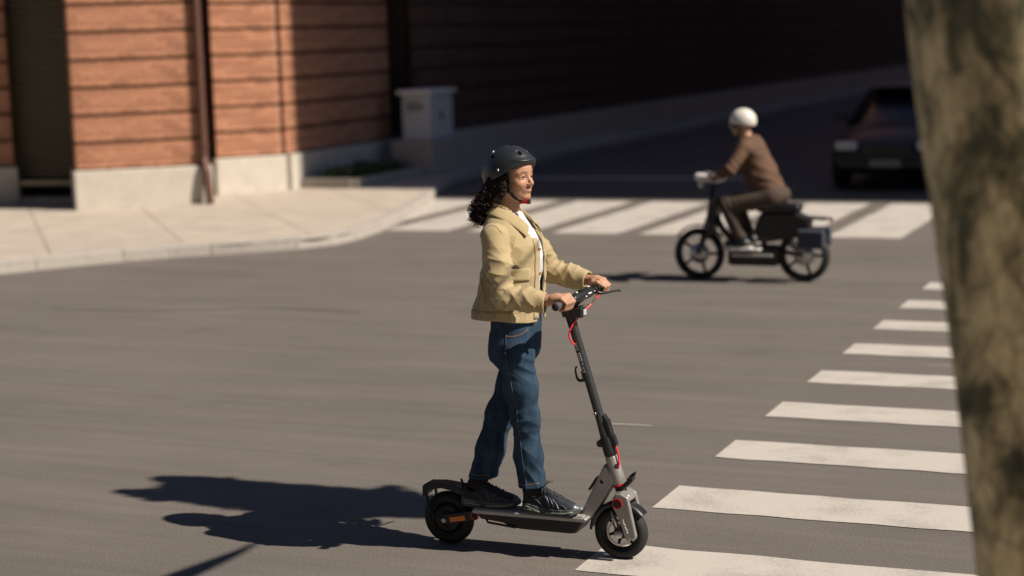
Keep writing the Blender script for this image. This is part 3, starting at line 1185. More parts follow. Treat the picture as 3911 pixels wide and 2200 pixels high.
# stem
M_STEM = mat('stem_graphite', (.045, .047, .050), .36, .4, var=.05, scale=30)
stem = solid('stem', lathe([(.0245, 0), (.0235, .03), (.0215, .07), (.0205, .52), (.0205, .54)], st(.565), axd, 32), M_STEM, smooth=True)
solid('stem_collar', lathe([(.0205, 0), (.0225, .003), (.0225, .10), (.0, .10)], st(1.065), axd, 32), M_GLOSSB, stem, auto=40)
ME = Matrix.Identity(4)
tx = -axd
ty = Vector((1, 0, 0)) - tx * tx.x
ty.normalize()
tz = tx.cross(ty)
MT = Matrix(((tx.x, ty.x, tz.x, st(.905).x), (tx.y, ty.y, tz.y, 0), (tx.z, ty.z, tz.z, st(.905).z), (0, 0, 0, 1)))
tm = text_mesh('lettering', 'SEGWAY', .0235, Matrix.Identity(4), M_WHITE, stem)
for v in tm.data.vertices:                     # wrap the print round the tube
    a = (v.co.y - .006) / .0213
    v.co = MT @ Vector((v.co.x * 1.02, .0213 * math.sin(a), .0211 * math.cos(a) + v.co.z))
for k in range(3):
    add('cable_clip', *join_geo([box(st(.99 - .012 * k) + Vector((-.004, -.0215, 0)), (.007, .004, .007))]), M_STEEL, stem)
add('reflector_dot', *lathe([(0, .002), (.008, .002), (.009, -.001)], st(.672) + Vector((-.012, -.0195, 0)), (-.5, -.86, 0), 14), M_STEEL, stem)
hk = [(st(.825) + Vector((-.014, 0, 0))), (.247, 0, .818), (.234, 0, .828), (.2275, 0, .852), (.2262, 0, .872), (.2325, 0, .882)]
solid('bag_hook', tube(curve_pts(hk, 18), [.0085 - .0004 * i for i in range(10)] + [.0048] * 9, 10), M_SBLK, smooth=True)
solid('hook_pad', join_geo([box(st(.84) + Vector((-.020, 0, 0)), (.012, .02, .05), Matrix.Rotation(rad(-16), 3, 'Y'))]), M_SBLK, bevel=.003)
# handlebar
BC = Vector((.264, 0, 1.210))
BN = Vector((.2415, -.272, 1.196))
BF = Vector((.287, .272, 1.224))


def bar(y):
    return BC.lerp(BN, -y / .272) if y < 0 else BC.lerp(BF, y / .272)


hb = solid('handlebar', tube([bar(-.262), bar(-.1), bar(0), bar(.1), bar(.262)], .0135, 16), M_SBLK, smooth=True)
solid('neck_piece', tube(curve_pts([st(1.10), st(1.145) + Vector((.006, 0, 0)), Vector((.232, 0, 1.185)), BC], 12), [.0235, .024, .0245, .025, .025, .025, .025, .026, .026, .026, .026, .026, .026], 18), M_SBLK, hb, smooth=True)
dash = solid('display_housing', tube([bar(-.105), bar(-.085), bar(-.05), bar(.0), bar(.06), bar(.10), bar(.118)], [.0165, .021, .0265, .0285, .0275, .023, .017], 20, flat=.86), M_SBLK, hb, smooth=True)
solid('display_screen', join_geo([box(bar(.01) + Vector((-.006, 0, .0235)), (.030, .10, .004), Matrix.Rotation(rad(-14), 3, 'Y'))]), M_GLOSSB, dash, bevel=.002)
add('button', *lathe([(0, .003), (.005, .003), (.006, -.001)], bar(-.055) + Vector((.002, 0, .0235)), (.05, 0, 1), 14), M_WHITE, dash)
solid('trim_strip', join_geo([box(bar(.055) + Vector((.0245, 0, .004)), (.004, .085, .006)), box(bar(.0) + Vector((.0260, 0, -.002)), (.004, .03, .006))]), M_WHITE, dash, bevel=.0015)
add('button', *lathe([(0, .003), (.006, .003), (.007, -.001)], bar(.095) + Vector((-.012, 0, .0215)), (-.3, 0, 1), 14), M_WHITE, dash)
for (y0, y1, nm) in ((-.272, -.125, 'near'), (.135, .272, 'far')):
    g = solid('grip', tube([bar(y0), bar(y0 + .004), bar((y0 + y1) / 2), bar(y1 - .004), bar(y1)], [.0165, .0182, .0176, .0182, .0165], 18), M_RUBG, hb, smooth=True)
    e = y0 if nm == 'near' else y1
    sg = 1 if nm == 'near' else -1
    for k in range(3):
        add('end_ring', *lathe([(.0178, -.0022), (.0192, -.0022), (.0192, .0022), (.0178, .0022)], bar(e + sg * (.008 + .008 * k)), bar(e + sg * .1) - bar(e), 24, True), M_STEEL, g, auto=40)
# throttle lever ring near, brake lever far
solid('throttle', join_geo([tube([bar(-.122), bar(-.112)], .021, 18)]), M_SBLK, hb, bevel=.003)
solid('brake_clamp', tube([bar(.118), bar(.136)], .0215, 18), M_SBLK, hb, bevel=.003)
lv = [bar(.127) + Vector((.014, 0, -.008)), bar(.14) + Vector((.034, .004, -.016)), (.322, .175, 1.199), (.338, .215, 1.200), (.352, .252, 1.199), (.353, .262, 1.195)]
solid('brake_lever', tube(curve_pts(lv, 16), [.010, .010, .0095, .009, .0085, .008, .0075, .007, .0068, .0065, .0065, .0063, .0062, .0062, .0062, .0062, .0064], 10, flat=.75), M_SBLK, hb, smooth=True)
# headlight under the bar
hl = solid('headlight', join_geo([box((.246, 0, 1.133), (.058, .056, .046))]), M_SBLK, sco, bevel=.008)
solid('lens', join_geo([box((.2775, 0, 1.134), (.006, .034, .028))]), M_LENS, hl, bevel=.003)
solid('rear_reflector', join_geo([box((.178, 0, 1.128), (.016, .030, .040), Matrix.Rotation(rad(-16), 3, 'Y'))]), M_SBLK, sco, bevel=.003)
# cables
CBL = [(.300, .135, 1.193), (.292, .085, 1.175), (.272, .030, 1.140), (.235, -.020, 1.090), (.214, -.034, 1.045), (.216, -.032, 1.012), (.236, -.022, .985)]
solid('brake_cable', tube(curve_pts(CBL, 32), .0040, 8), M_CABLE, smooth=True)
solid('brake_cable', tube(curve_pts([st(.53) + Vector((.040, -.012, 0)), st(.50) + Vector((.042, -.014, 0)), st(.455) + Vector((.036, -.016, 0)), st(.428) + Vector((.026, -.02, 0))], 16), .0042, 8), M_CABLE, smooth=True)
solid('wire', tube(curve_pts([(.30, .09, 1.185), (.285, .06, 1.165), (.262, .03, 1.162), (.24, .01, 1.155)], 16), .0035, 8), M_SBLK, smooth=True)
# fork
solid('red_ring', lathe([(0, 0), (.0335, 0), (.0335, .008), (0, .008)], st(.343), axd, 30), M_RED, auto=40)
for k in range(4):
    solid('bellows_fold', lathe([(0, 0), (.024, 0), (.0295 - .001 * k, .005), (.024, .010), (0, .010)], st(.333 - .010 * k), axd, 26), M_SBLK, smooth=True)
crown_f = solid('fork', prism([(.416, .318), (.448, .326), (.486, .312), (.492, .285), (.470, .268), (.415, .268)], -.045, .045), M_SGRY, bevel=.010)
for s_ in (-1, 1):
    y0, y1 = (-.066, -.043) if s_ < 0 else (.043, .066)
    lg = solid('fork_leg', prism([(.412, .296), (.425, .318), (.452, .322), (.486, .306), (.496, .262), (.524, .128), (.516, .108), (.484, .108), (.466, .124), (.432, .218), (.413, .252)], y0, y1), M_SGRY, crown_f, bevel=.009)
    yy = s_ * .0668
    add('pivot_ring', *lathe([(.0185, 0), (.0235, 0), (.0235, .004), (.0185, .004)], (.437, yy, .274), (0, s_, 0), 30, True), M_RED, lg, auto=40)
    add('pivot_cap', *lathe([(0, .003), (.016, .003), (.0185, 0)], (.437, yy, .274), (0, s_, 0), 26), M_SBLK, lg, auto=40)
    solid('suspension_link', prism([(.400, .215), (.416, .222), (.440, .150), (.450, .126), (.440, .112), (.424, .114), (.414, .135)], s_ * .034, s_ * .044), M_SBLK, crown_f, bevel=.003)
    solid('lower_link', prism([(.425, .118), (.44, .142), (.512, .132), (.516, .112), (.44, .108)], s_ * .034, s_ * .042), M_SBLK, crown_f, bevel=.003)
    solid('strut', tube([(.402, s_ * .05, .232), (.426, s_ * .05, .162)], .0065, 10), M_STEEL, crown_f, smooth=True)
    add('axle_cap', *lathe([(0, .012), (.012, .012), (.0185, .008), (.0195, 0)], (.433, s_ * .045, .127), (0, s_, 0), 24), M_STEEL, crown_f, auto=40)
    add('red_screw', *lathe([(0, .004), (.005, .004), (.005, 0)], (.43, s_ * .052, .183), (0, s_, 0), 10), M_RED, crown_f)
# flowing maker's script on the near fork leg
sx = Vector((.026, 0, -.066)).normalized()
scr = []
for i in range(60):
    u = i / 59
    scr.append(Vector((.4605, -.0674, .202)) + sx * (.066 * u) + Vector((.66, 0, .26)) * (.0030 * math.sin(u * 34) + .0018 * math.sin(u * 17 + 1)))
solid('script_lettering', tube(scr, [.0011] * 60, 5), M_WHITE, crown_f)
# front bracket
solid('cable_bracket', prism([(.428, .336), (.452, .330), (.478, .352), (.500, .378), (.496, .392), (.474, .378), (.446, .352)], -.030, .012), M_SBLK, bevel=.003)
solid('cable_bracket', prism([(.456, .356), (.482, .372), (.500, .398), (.496, .408), (.476, .394), (.455, .370)], .012, .030), M_SBLK, bevel=.003)


def arc_shell(c, r0, r1, a0, a1, w, n=24, edge=.006):
    V, F = [], []
    for i in range(n + 1):
        a = rad(a0 + (a1 - a0) * i / n)
        d = Vector((math.cos(a), 0, math.sin(a)))
        for (r, y) in ((r0 - .014, -w), (r1 - .006, -w - .001), (r1, -w * .6), (r1 + .001, 0), (r1, w * .6), (r1 - .006, w + .001), (r0 - .014, w), (r0 - .003, w * .7), (r0, 0), (r0 - .003, -w * .7)):
            p = c + d * r
            V.append((p.x, y, p.z))
    m = 10
    for i in range(n):
        F += [(i * m + k, i * m + (k + 1) % m, (i + 1) * m + (k + 1) % m, (i + 1) * m + k) for k in range(m)]
    F += [tuple(range(m)), tuple(range((n + 1) * m - 1, n * m - 1, -1))]
    return V, F


solid('front_fender', arc_shell(AX_F, .141, .146, 176, 84, .038), M_SBLK, smooth=True)
solid('fender_visor', arc_shell(AX_F, .141, .149, 70, 38, .040), M_SBLK, smooth=True)
# rear fender and swing arm
rf = solid('rear_fender', prism([(-.292, .250), (-.325, .274), (-.372, .290), (-.455, .298), (-.535, .293), (-.548, .280), (-.550, .232), (-.540, .229), (-.520, .262), (-.45, .276), (-.37, .262), (-.312, .232)], -.046, .046), M_SBLK, bevel=.009)
solid('tail_light', join_geo([box((-.5495, 0, .257), (.008, .055, .034))]), M_TAIL, rf, bevel=.002)
for s_ in (-1, 1):
    y0, y1 = s_ * .050, s_ * .060
    sa = solid('swing_arm', prism([(-.262, .186), (-.300, .180), (-.415, .158), (-.448, .150), (-.455, .118), (-.430, .104), (-.400, .112), (-.300, .132), (-.262, .145)], y0, y1), M_SBLK, bevel=.004)
    solid('fender_stay', tube(curve_pts([(-.525, s_ * .050, .25), (-.515, s_ * .054, .20), (-.485, s_ * .056, .155), (-.438, s_ * .056, .128)], 14), .011, 10, flat=.5), M_SBLK, smooth=True)
    solid('reflector', join_geo([box((-.361, s_ * .0625, .1405), (.080, .006, .024), Matrix.Rotation(rad(-11), 3, 'Y'))]), M_ORANGE, sa, bevel=.002)
    add('pivot_ring', *lathe([(.0165, 0), (.021, 0), (.021, .005), (.0165, .005)], (-.266, s_ * .0745, .166), (0, s_, 0), 28, True), M_RED, sco, auto=40)
    add('axle_nut', *lathe([(0, .012), (.010, .012), (.014, .006), (.014, 0)], (-.432, s_ * .058, .127), (0, s_, 0), 8), M_STEEL, sa, auto=40)

# ------------------------------------------------------------------ the woman riding
M_SKIN = mat('skin', (1, 1, 1), .5, attr='col', sss=.12, spec=.4, var=.03, scale=60)
M_JKT = mat('jacket_twill', (.375, .300, .172), .9, var=.05, scale=14, bump=.0004, bscale=900, sheen=.15, spec=.2)
M_JKT2 = mat('jacket_stitch', (.27, .20, .09), .9)
M_SHIRT = mat('white_cotton', (.60, .60, .64), .85, var=.02, scale=30)
M_DENIM = mat('denim', (.012, .028, .052), .9, col2=(.030, .058, .096), scale=22, bump=.0004, bscale=700, stretch=(1, 1, .35), spec=.2, detail=6)
M_DENIM_S = mat('denim_seam', (.035, .068, .115), .9, var=.2, scale=90)
M_STITCH = mat('orange_thread', (.32, .16, .05), .8)
M_HAIR = mat('dark_hair', (.014, .007, .0045), .55, var=.4, scale=30, spec=.35)
M_HELM = mat('helmet_shell', (.016, .019, .024), .40, var=.05, scale=20, spec=.5)
M_PAD = mat('helmet_foam', (.006, .006, .007), .9)
M_STRAP = mat('webbing', (.010, .010, .012), .85)
M_SHOE = mat('shoe_mesh', (.014, .018, .026), .7, var=.3, scale=120, bump=.0006, bscale=600)
M_SHOE2 = mat('shoe_overlay', (.10, .12, .15), .35, .3, var=.2, scale=40)
M_SOLE = mat('shoe_sole', (.055, .06, .058), .7, var=.25, scale=30)
M_SOLE2 = mat('shoe_foam', (.22, .24, .20), .7, var=.15, scale=40)
M_LACE = mat('lace', (.02, .022, .028), .8)
M_SOCK = mat('sock', (.008, .008, .009), .95)
M_EYEW = mat('eye_white', (.6, .57, .55), .2)
M_IRIS = mat('iris', (.03, .014, .008), .1)
M_TEETH = mat('teeth', (.72, .68, .62), .25)

HO = V3(-.050, 0, 1.745)               # head origin: between the eyes' height, mid head
SKIN_C = np.array((.42, .235, .150), np.float32)
LIP_C = np.array((.34, .12, .095), np.float32)
BROW_C = np.array((.05, .028, .02), np.float32)


HYAW = rad(15)                         # head turned a little towards the camera side
MROT = Matrix.Translation(Vector(HO.tolist())) @ Matrix.Rotation(-HYAW, 4, 'Z') @ Matrix.Translation(-Vector(HO.tolist()))


def unyaw(p):
    c, s = math.cos(HYAW), math.sin(HYAW)
    q = p - HO
    return np.stack([c * q[:, 0] - s * q[:, 1], s * q[:, 0] + c * q[:, 1], q[:, 2]], -1).astype(np.float32)


def turn(o):
    o.data.transform(MROT)
    return o


def mouth_curve(y, dz):
    yc = np.clip(y, -.0255, .0255)
    return np.stack([.0865 - 17 * yc * yc, yc, -.0565 + dz + 11.5 * yc * yc], -1), yc


def head_sdf(p):
    q = unyaw(p)
    ya = q.copy()
    ya[:, 1] = np.abs(ya[:, 1])        # mirrored half
    d = s_ell(q, (-.014, 0, .030), (.094, .0735, .088))
    d = smin(d, s_ell(q, (.030, 0, -.022), (.058, .058, .080)), .02)
    d = smin(d, s_ell(q, (.032, 0, .035), (.055, .056, .045)), .02)          # forehead
    d = smin(d, s_cone(ya, (-.008, .050, -.052), (.060, .012, -.090), .020, .016), .022)   # jaw line
    d = smin(d, s_ell(q, (.0665, 0, -.0885), (.0175, .019, .0145)), .014)       # chin
    d = smin(d, s_ell(ya, (.058, .036, -.030), (.020, .020, .017)), .018)     # cheek apple
    d = smin(d, s_cone(ya, (.074, .010, .017), (.062, .042, .018), .008, .007), .014)      # brow ridge
    d = smax(d, -s_ell(ya, (.092, .0305, -.001), (.019, .017, .0115)), .010)  # eye socket
    d = smin(d, s_cone(q, (.0780, 0, .010), (.1010, 0, -.026), .0062, .0078), .010)        # nose ridge
    d = smin(d, s_ell(q, (.1015, 0, -.0272), (.0090, .0095, .0080)), .006)
    d = smin(d, s_ell(ya, (.0930, .0110, -.0330), (.0095, .0070, .0065)), .005)             # nostril wings
    d = smax(d, -s_ell(ya, (.0990, .0058, -.0395), (.0055, .0030, .0035)), .002)
    d = smin(d, s_ell(q, (.0700, 0, -.058), (.0180, .026, .020)), .012)        # muzzle
    # eyelids
    yc = np.clip(ya[:, 1], .018, .0435)
    u = (yc - .031) / .0128
    for (z0, bow, r) in ((.0016, .0042, .0034), (-.0050, -.0016, .0028)):
        c = np.stack([.0790 - .0075 * u * u - .003 * u, yc, z0 + bow * (1 - u * u) - .0008 * u], -1)
        d = smin(d, np.linalg.norm(ya - c, axis=1) - r, .004)
    # open smile
    c, yc2 = mouth_curve(q[:, 1], 0)
    e = q - c
    slit = np.sqrt((e[:, 0] / .012) ** 2 + (e[:, 1] / .008) ** 2 + (e[:, 2] / (.0058 * (1 - .97 * (yc2 / .0255) ** 2) + .0002)) ** 2)
    d = smax(d, -(slit - 1) * .0035, .002)
    c, yc2 = mouth_curve(q[:, 1], .0070)
    d = smin(d, np.linalg.norm(q - c, axis=1) - .0036 * (1 - .45 * (yc2 / .0255) ** 2), .003)
    c, yc2 = mouth_curve(q[:, 1], -.0078)
    d = smin(d, np.linalg.norm(q - c, axis=1) - .0048 * (1 - .55 * (yc2 / .0255) ** 2), .003)
    # smile folds beside the mouth
    d = d + .0007 * np.exp(-(((ya[:, 1] - .033) / .006) ** 2 + ((q[:, 2] + .050) / .016) ** 2)) * (q[:, 0] > .04)
    # ear
    d = smin(d, smax(s_ell(ya, (-.010, .0735, -.014), (.016, .0095, .030)), -s_ell(ya, (-.006, .082, -.012), (.009, .006, .018)), .004), .006)
    return d


def head_color(p):
    q = unyaw(p)
    n = len(p)
    col = np.tile(SKIN_C, (n, 1))
    ya = np.abs(q[:, 1])

    def mixc(c, w):
        w = np.clip(w, 0, 1)[:, None]
        return col * (1 - w) + c * w
    face = (q[:, 0] > .04) & (q[:, 2] > -.12) & (q[:, 2] < .09) & (np.abs(q[:, 0]) < .15)
    blush = np.exp(-(((ya - .042) / .018) ** 2 + ((q[:, 2] + .032) / .018) ** 2)) * face
    col = mixc(np.array((.46, .205, .13)), .45 * blush)
    for dz, hgt in ((.0068, .0048), (-.0080, .0058)):
        c, yc = mouth_curve(q[:, 1], dz)
        e = q - c
        w = 1.6 - np.sqrt((e[:, 1] / .005) ** 2 + (e[:, 2] / (hgt * (1 - .4 * (yc / .0255) ** 2))) ** 2)
        col = mixc(LIP_C, (w - .45) * 1.6 * face * (q[:, 0] > .066))
    c, yc = mouth_curve(q[:, 1], -.0005)
    e = q - c
    ins = (1.1 - np.sqrt((e[:, 1] / .006) ** 2 + (e[:, 2] / .004) ** 2)) * 3 * (q[:, 0] < .078) * (q[:, 0] > .055) * (ya < .019)
    col = mixc(np.array((.16, .05, .04)), ins)
    zb = .0195 + .004 * np.sin(np.clip((ya - .012) / .036, 0, 1) * 2.4) - .006 * np.clip((ya - .036) / .012, 0, 1)
    bw = (1 - np.abs(q[:, 2] - zb) / .0042) * np.clip((ya - .010) / .004, 0, 1) * np.clip((.049 - ya) / .004, 0, 1)
    col = mixc(BROW_C, np.clip(bw * 1.4, 0, .85) * face * (q[:, 0] > .05))
    lash = (1 - np.abs(q[:, 2] - (.0016 + .0042 * (1 - ((ya - .031) / .0128) ** 2) - .0026)) / .0026) * (np.abs(ya - .031) < .015)
    col = mixc(np.array((.03, .018, .014)), lash * 1.5 * face * (q[:, 0] > .060))
    nail = np.zeros(n)
    return col.astype(np.float32)


# hands on the grips -----------------------------------------------------------
def hand_sdf(p, side):
    """side -1: her right hand on the near grip, +1: left hand on the far grip"""
    def B(y):
        b = bar(y)
        return np.array((b.x, b.y, b.z), np.float32)
    up = .002 if side < 0 else .004
    ys = [.158, .180, .201, .220] if side < 0 else [.172, .193, .213, .231]
    ys = [side * y for y in ys]
    c = B((ys[1] + ys[2]) / 2)
    W = WRIST[side]
    d = s_chain(p, [W, tuple(np.array(W) * .45 + (c + V3(.004, 0, .030)) * .55)], [.0235, .026], .01)
    # palm: slab from the wrist to the knuckle row
    for i, y in enumerate(ys):
        b = B(y)
        mcp = b + V3(.012 - .002 * i, 0, .029 - .0015 * i + up)
        root = np.array(W, np.float32) * .62 + c * .38 + V3(0, (y - c[1]) * .55, .012)
        d = smin(d, s_cone(p, root, mcp, .0165, .0122), .012)
    for i, y in enumerate(ys):
        b = B(y)
        r = (.0092, .0095, .0090, .0080)[i]
        k = (.98, 1.04, 1.0, .92)[i]
        mcp = b + V3(.012 - .002 * i, 0, .029 - .0015 * i + up)
        pip = b + V3(.036 * k - .001 * i, 0, .006 * k)
        dip = b + V3(.024 * k, 0, -.0185 * k - .002)
        tip = b + V3(.0005, 0, -.0265)
        f = s_chain(p, [mcp, pip, dip, tip], [r * 1.12, r * 1.02, r * .92, r * .84], .004)
        d = smin(d, f, .0035)
    # thumb leaves the side of the palm by the index finger
    yi = ys[0]
    if side < 0:
        t0 = np.array(W, np.float32) * .55 + c * .45 + V3(.0, .026, -.002)
        t1 = B(yi) + V3(-.024, .024, -.004)
        t2 = B(yi) + V3(-.012, .036, -.0235)
        t3 = B(yi) + V3(.010, .040, -.0265)
    else:
        t0 = np.array(W, np.float32) * .55 + c * .45 + V3(.0, -.022, .010)
        t1 = B(yi) + V3(-.014, -.018, .027)
        t2 = B(yi) + V3(.010, -.026, .029)
        t3 = B(yi) + V3(.032, -.026, .016)
    d = smin(d, s_chain(p, [t0, t1, t2, t3], [.0150, .0118, .0104, .0085], .006), .006)
    return d


WRIST = {-1: (.186, -.203, 1.214), 1: (.232, .212, 1.247)}
SHO = {-1: (-.082, -.172, 1.490), 1: (-.076, .168, 1.488)}
ELB = {-1: (-.016, -.238, 1.232), 1: (.030, .245, 1.285)}
NEAR_LEG = [(-.026, -.086, .925), (-.012, -.080, .79), (.002, -.070, .645), (.006, -.057, .47), (.024, -.045, .30)]
FAR_LEG = [(-.092, .086, .925), (-.112, .074, .78), (-.178, .058, .63), (-.222, .028, .46), (-.266, -.004, .29)]


def body_sdf(p):
    d = head_sdf(p)
    d = smin(d, s_chain(p, [(-.068, 0, 1.70), (-.080, 0, 1.62), (-.092, 0, 1.54)], [.054, .047, .055], .02), .02)
    zs = [.86, .95, 1.05, 1.15, 1.25, 1.36, 1.44, 1.50, 1.54, 1.57]
    d2 = section(p, zs, [-.064, -.062, -.060, -.060, -.060, -.060, -.068, -.082, -.088, -.09], [.07, .088, .082, .076, .080, .088, .086, .070, .053, .04],
                 [.11, .138, .125, .108, .112, .118, .122, .116, .082, .05], 2.2)
    d2 = smax(d2, np.abs(p[:, 2] - 1.22) - .355, .03)
    d = smin(d, d2, .025)
    for s in (-1, 1):
        d = smin(d, s_chain(p, [SHO[s], ELB[s], WRIST[s]], [.042, .036, .0225], .02), .02)
        d = smin(d, hand_sdf(p, s), .008)
    for L in (NEAR_LEG, FAR_LEG):
        q = L[:-1] + [(L[-1][0] + .004, L[-1][1], .29)]
        d = smin(d, s_chain(p, q, [.066, .056, .046, .038, .026], .02), .03)
    return d


woman = add_sdf('person', body_sdf, (-.36, -.33, .24), (.36, .34, 1.90), .003, M_SKIN, None, head_color)
tag(woman, 'woman in beige jacket, jeans and dark helmet standing on a kick scooter', 'person')
for s in (-1, 1):
    c = Vector((HO[0] + .0672, s * .0310, HO[2] - .0008))
    e = add('eye', *lathe([(.0115 * math.sin(a), -.0115 * math.cos(a)) for a in np.linspace(0, math.pi, 13)], c, (1, 0, .02), 20), M_EYEW, woman, smooth=True)
    d = Vector((1, .04, .0)).normalized()
    add('iris', *lathe([(0, .0122), (.004, .0120), (.0068, .0104)], c, d, 18), M_IRIS, e, smooth=True)
tv, tf = [], []
for j in range(2):
    for i in range(13):
        y = -.021 + .042 * i / 12
        c, _ = mouth_curve(np.array([y]), 0)
        tv.append((HO[0] + c[0][0] - .0012 + (0 if i % 2 else .0006), y, HO[2] + c[0][2] + (.0050 if j else -.0024 + .0016 * abs(i - 6) / 6)))
tf = [(i, i + 1, i + 14, i + 13) for i in range(12)]
te = add('teeth', tv, tf, M_TEETH, woman, smooth=True)
for o_ in [te] + [k for e in woman.children if e.name.startswith('eye') for k in [e] + list(e.children)]:
    turn(o_)
te.modifiers.new('s', 'SOLIDIFY').thickness = .003

# shirt --------------------------------------------------------------------------
SZ = [1.02, 1.10, 1.2, 1.3, 1.38, 1.44, 1.50, 1.545, 1.585, 1.61]


def shirt_sdf(p):
    d = section(p, SZ, [-.060, -.060, -.058, -.050, -.046, -.052, -.070, -.082, -.084, -.085], [.088, .092, .098, .110, .116, .110, .096, .078, .060, .056],
                [.120, .120, .125, .132, .136, .136, .126, .096, .068, .060], 2.3)
    d = d - .0035 * np.sin(p[:, 2] * 60 + 6 * np.sin(p[:, 1] * 16)) * np.clip((1.42 - p[:, 2]) / .1, 0, 1)
    d = smax(d, p[:, 2] - (1.588 - .12 * np.clip(p[:, 0] + .07, -.05, .2) - .0), .004)
    d = smax(d, 1.115 - p[:, 2], .004)
    return d


add_sdf('shirt', shirt_sdf, (-.25, -.2, 1.03), (.12, .2, 1.63), .005, M_SHIRT, woman)

# jacket --------------------------------------------------------------------------
JZ = [1.06, 1.11, 1.16, 1.22, 1.30, 1.38, 1.44, 1.49, 1.53, 1.565, 1.60]


def jacket_torso(p):
    d = section(p, JZ, [-.099, -.098, -.094, -.084, -.070, -.062, -.066, -.076, -.088, -.094, -.094],
                [.153, .154, .150, .142, .134, .130, .124, .112, .096, .078, .064], [.198, .198, .192, .182, .172, .167, .166, .160, .142, .110, .078], 2.5)
    d = d - .012 * np.clip((p[:, 0] - .0) / .05, 0, 1) * np.exp(-(p[:, 1] / .09) ** 2) * np.clip((1.56 - p[:, 2]) / .1, 0, 1)   # open fronts stand off the chest
    return d


def jacket_outer(p):
    d = jacket_torso(p)
    for s in (-1, 1):
        amp = .95 if s < 0 else .7
        arm = s_chain(p, [SHO[s], tuple(np.array(SHO[s]) * .45 + np.array(ELB[s]) * .55), ELB[s],
                          tuple(np.array(ELB[s]) * .5 + np.array(WRIST[s]) * .5 + np.array((0, 0, -.004))), tuple(np.array(WRIST[s]) + np.array((-.004, 0, -.014 if s < 0 else -.008)))],
                      [.062, .059, .058, .055, .048], .03)
        a, b = np.array(SHO[s]), np.array(ELB[s])
        w = np.array(WRIST[s])
        fd = (w - b) / np.linalg.norm(w - b)
        ud = (a - b) / np.linalg.norm(a - b)
        g = wrinkle(p, tuple(b + .02 * fd + .02 * ud + np.array((.03, 0, .015))), ud - .9 * fd, .040, .0095, .085, 1.0)
        g += wrinkle(p, tuple(b + .10 * ud), ud + .55 * np.array((.8, .3 * s, 0)), .052, .0065, .09, 1.2)
        g += wrinkle(p, tuple(b + .09 * fd + np.array((0, 0, -.02))), fd * .8 + np.array((0, 0, .7)), .045, .0060, .07, 1.0)
        g += wrinkle(p, tuple(b + np.array((-.045, 0, -.02))), ud + .8 * fd, .034, .005, .06, .8)
        g += wrinkle(p, tuple(a + np.array((.03, .0, -.10))), np.array((.75, .2 * s, .5)), .045, .0055, .08, 1.0)
        arm = arm - amp * g - .0016 * lumps(p, 55, 2 + s)
        d = smin(d, arm, .013)
    g = wrinkle(p, (-.04, -.19, 1.30), (.55, 0, .8), .075, .006, .12, 1.1)
    g += wrinkle(p, (-.15, -.14, 1.22), (.9, .3, .25), .07, .006, .13, 1.0)
    g += wrinkle(p, (-.16, .02, 1.35), (.3, .2, 1), .08, .005, .14, 1.3)
    g += wrinkle(p, (.03, -.13, 1.40), (.6, .5, -.6), .06, .004, .09, 1.0)
    g += wrinkle(p, (-.02, -.15, 1.17), (1, .1, .15), .065, .004, .10, .7)
    g += wrinkle(p, (.03, .13, 1.28), (.5, -.5, .7), .06, .005, .12, 1.0)
    d = d - g - .0018 * lumps(p, 34, 1.0)
    # waistband seam and shoulder seam
    d = d + .0035 * np.exp(-((p[:, 2] - 1.152) / .005) ** 2) * (np.abs(p[:, 1]) < .235) * (p[:, 0] < .2)
    return d


def jacket_sdf(p):
    d = jacket_outer(p)
    sh = smax(d, -(d + .0085), .003)
    # hem, with the two front corners a little lower
    hem = 1.098 - .010 * np.clip(p[:, 0] / .06, -1, 1)
    torso = np.maximum(np.abs(p[:, 1]) - .25, 0)
    sh = smax(sh, hem - p[:, 2] - 2 * torso, .004)
    # front opening
    w = np.interp(p[:, 2], [1.06, 1.2, 1.36, 1.46, 1.56, 1.62], [.050, .040, .038, .046, .060, .075])
    op = np.maximum(np.abs(p[:, 1] - .006) - w, -(p[:, 0] + .04))
    sh = smax(sh, -op, .004)
    # neck hole
    sh = smax(sh, -s_cone(p, (-.088, 0, 1.575), (-.088, 0, 1.8), .064, .11), .004)
    for s in (-1, 1):
        b, wv = np.array(ELB[s]), np.array(WRIST[s])
        fd = (wv - b) / np.linalg.norm(wv - b)
        near = np.linalg.norm(p - V3(*WRIST[s]), axis=1) - .14
        cut = smax(plane(p, tuple(wv - .014 * fd), fd), near, .01)
        sh = smax(sh, -np.where(near < 0, -cut, 1.0), .003) if False else np.maximum(sh, np.where(near < 0, plane(p, tuple(wv - .014 * fd), fd), -1.0))
    return sh


jk = add_sdf('jacket', jacket_sdf, (-.30, -.33, 1.07), (.30, .34, 1.63), .0036, M_JKT, woman, smooth_iter=1)


def ribbon(name, rows, m, parent, thick=.006, sub=1):
    """surface through rows of points (lists of equal length)"""
    n = len(rows[0])
    V = [tuple(q) for r in rows for q in r]
    F = [(i * n + k, i * n + k + 1, (i + 1) * n + k + 1, (i + 1) * n + k) for i in range(len(rows) - 1) for k in range(n - 1)]
    o = add(name, V, F, m, parent, smooth=True)
    s = o.modifiers.new('solid', 'SOLIDIFY')
    s.thickness = thick
    s.offset = 0
    if sub:
        b = o.modifiers.new('sub', 'SUBSURF')
        b.levels = b.render_levels = sub
    return o


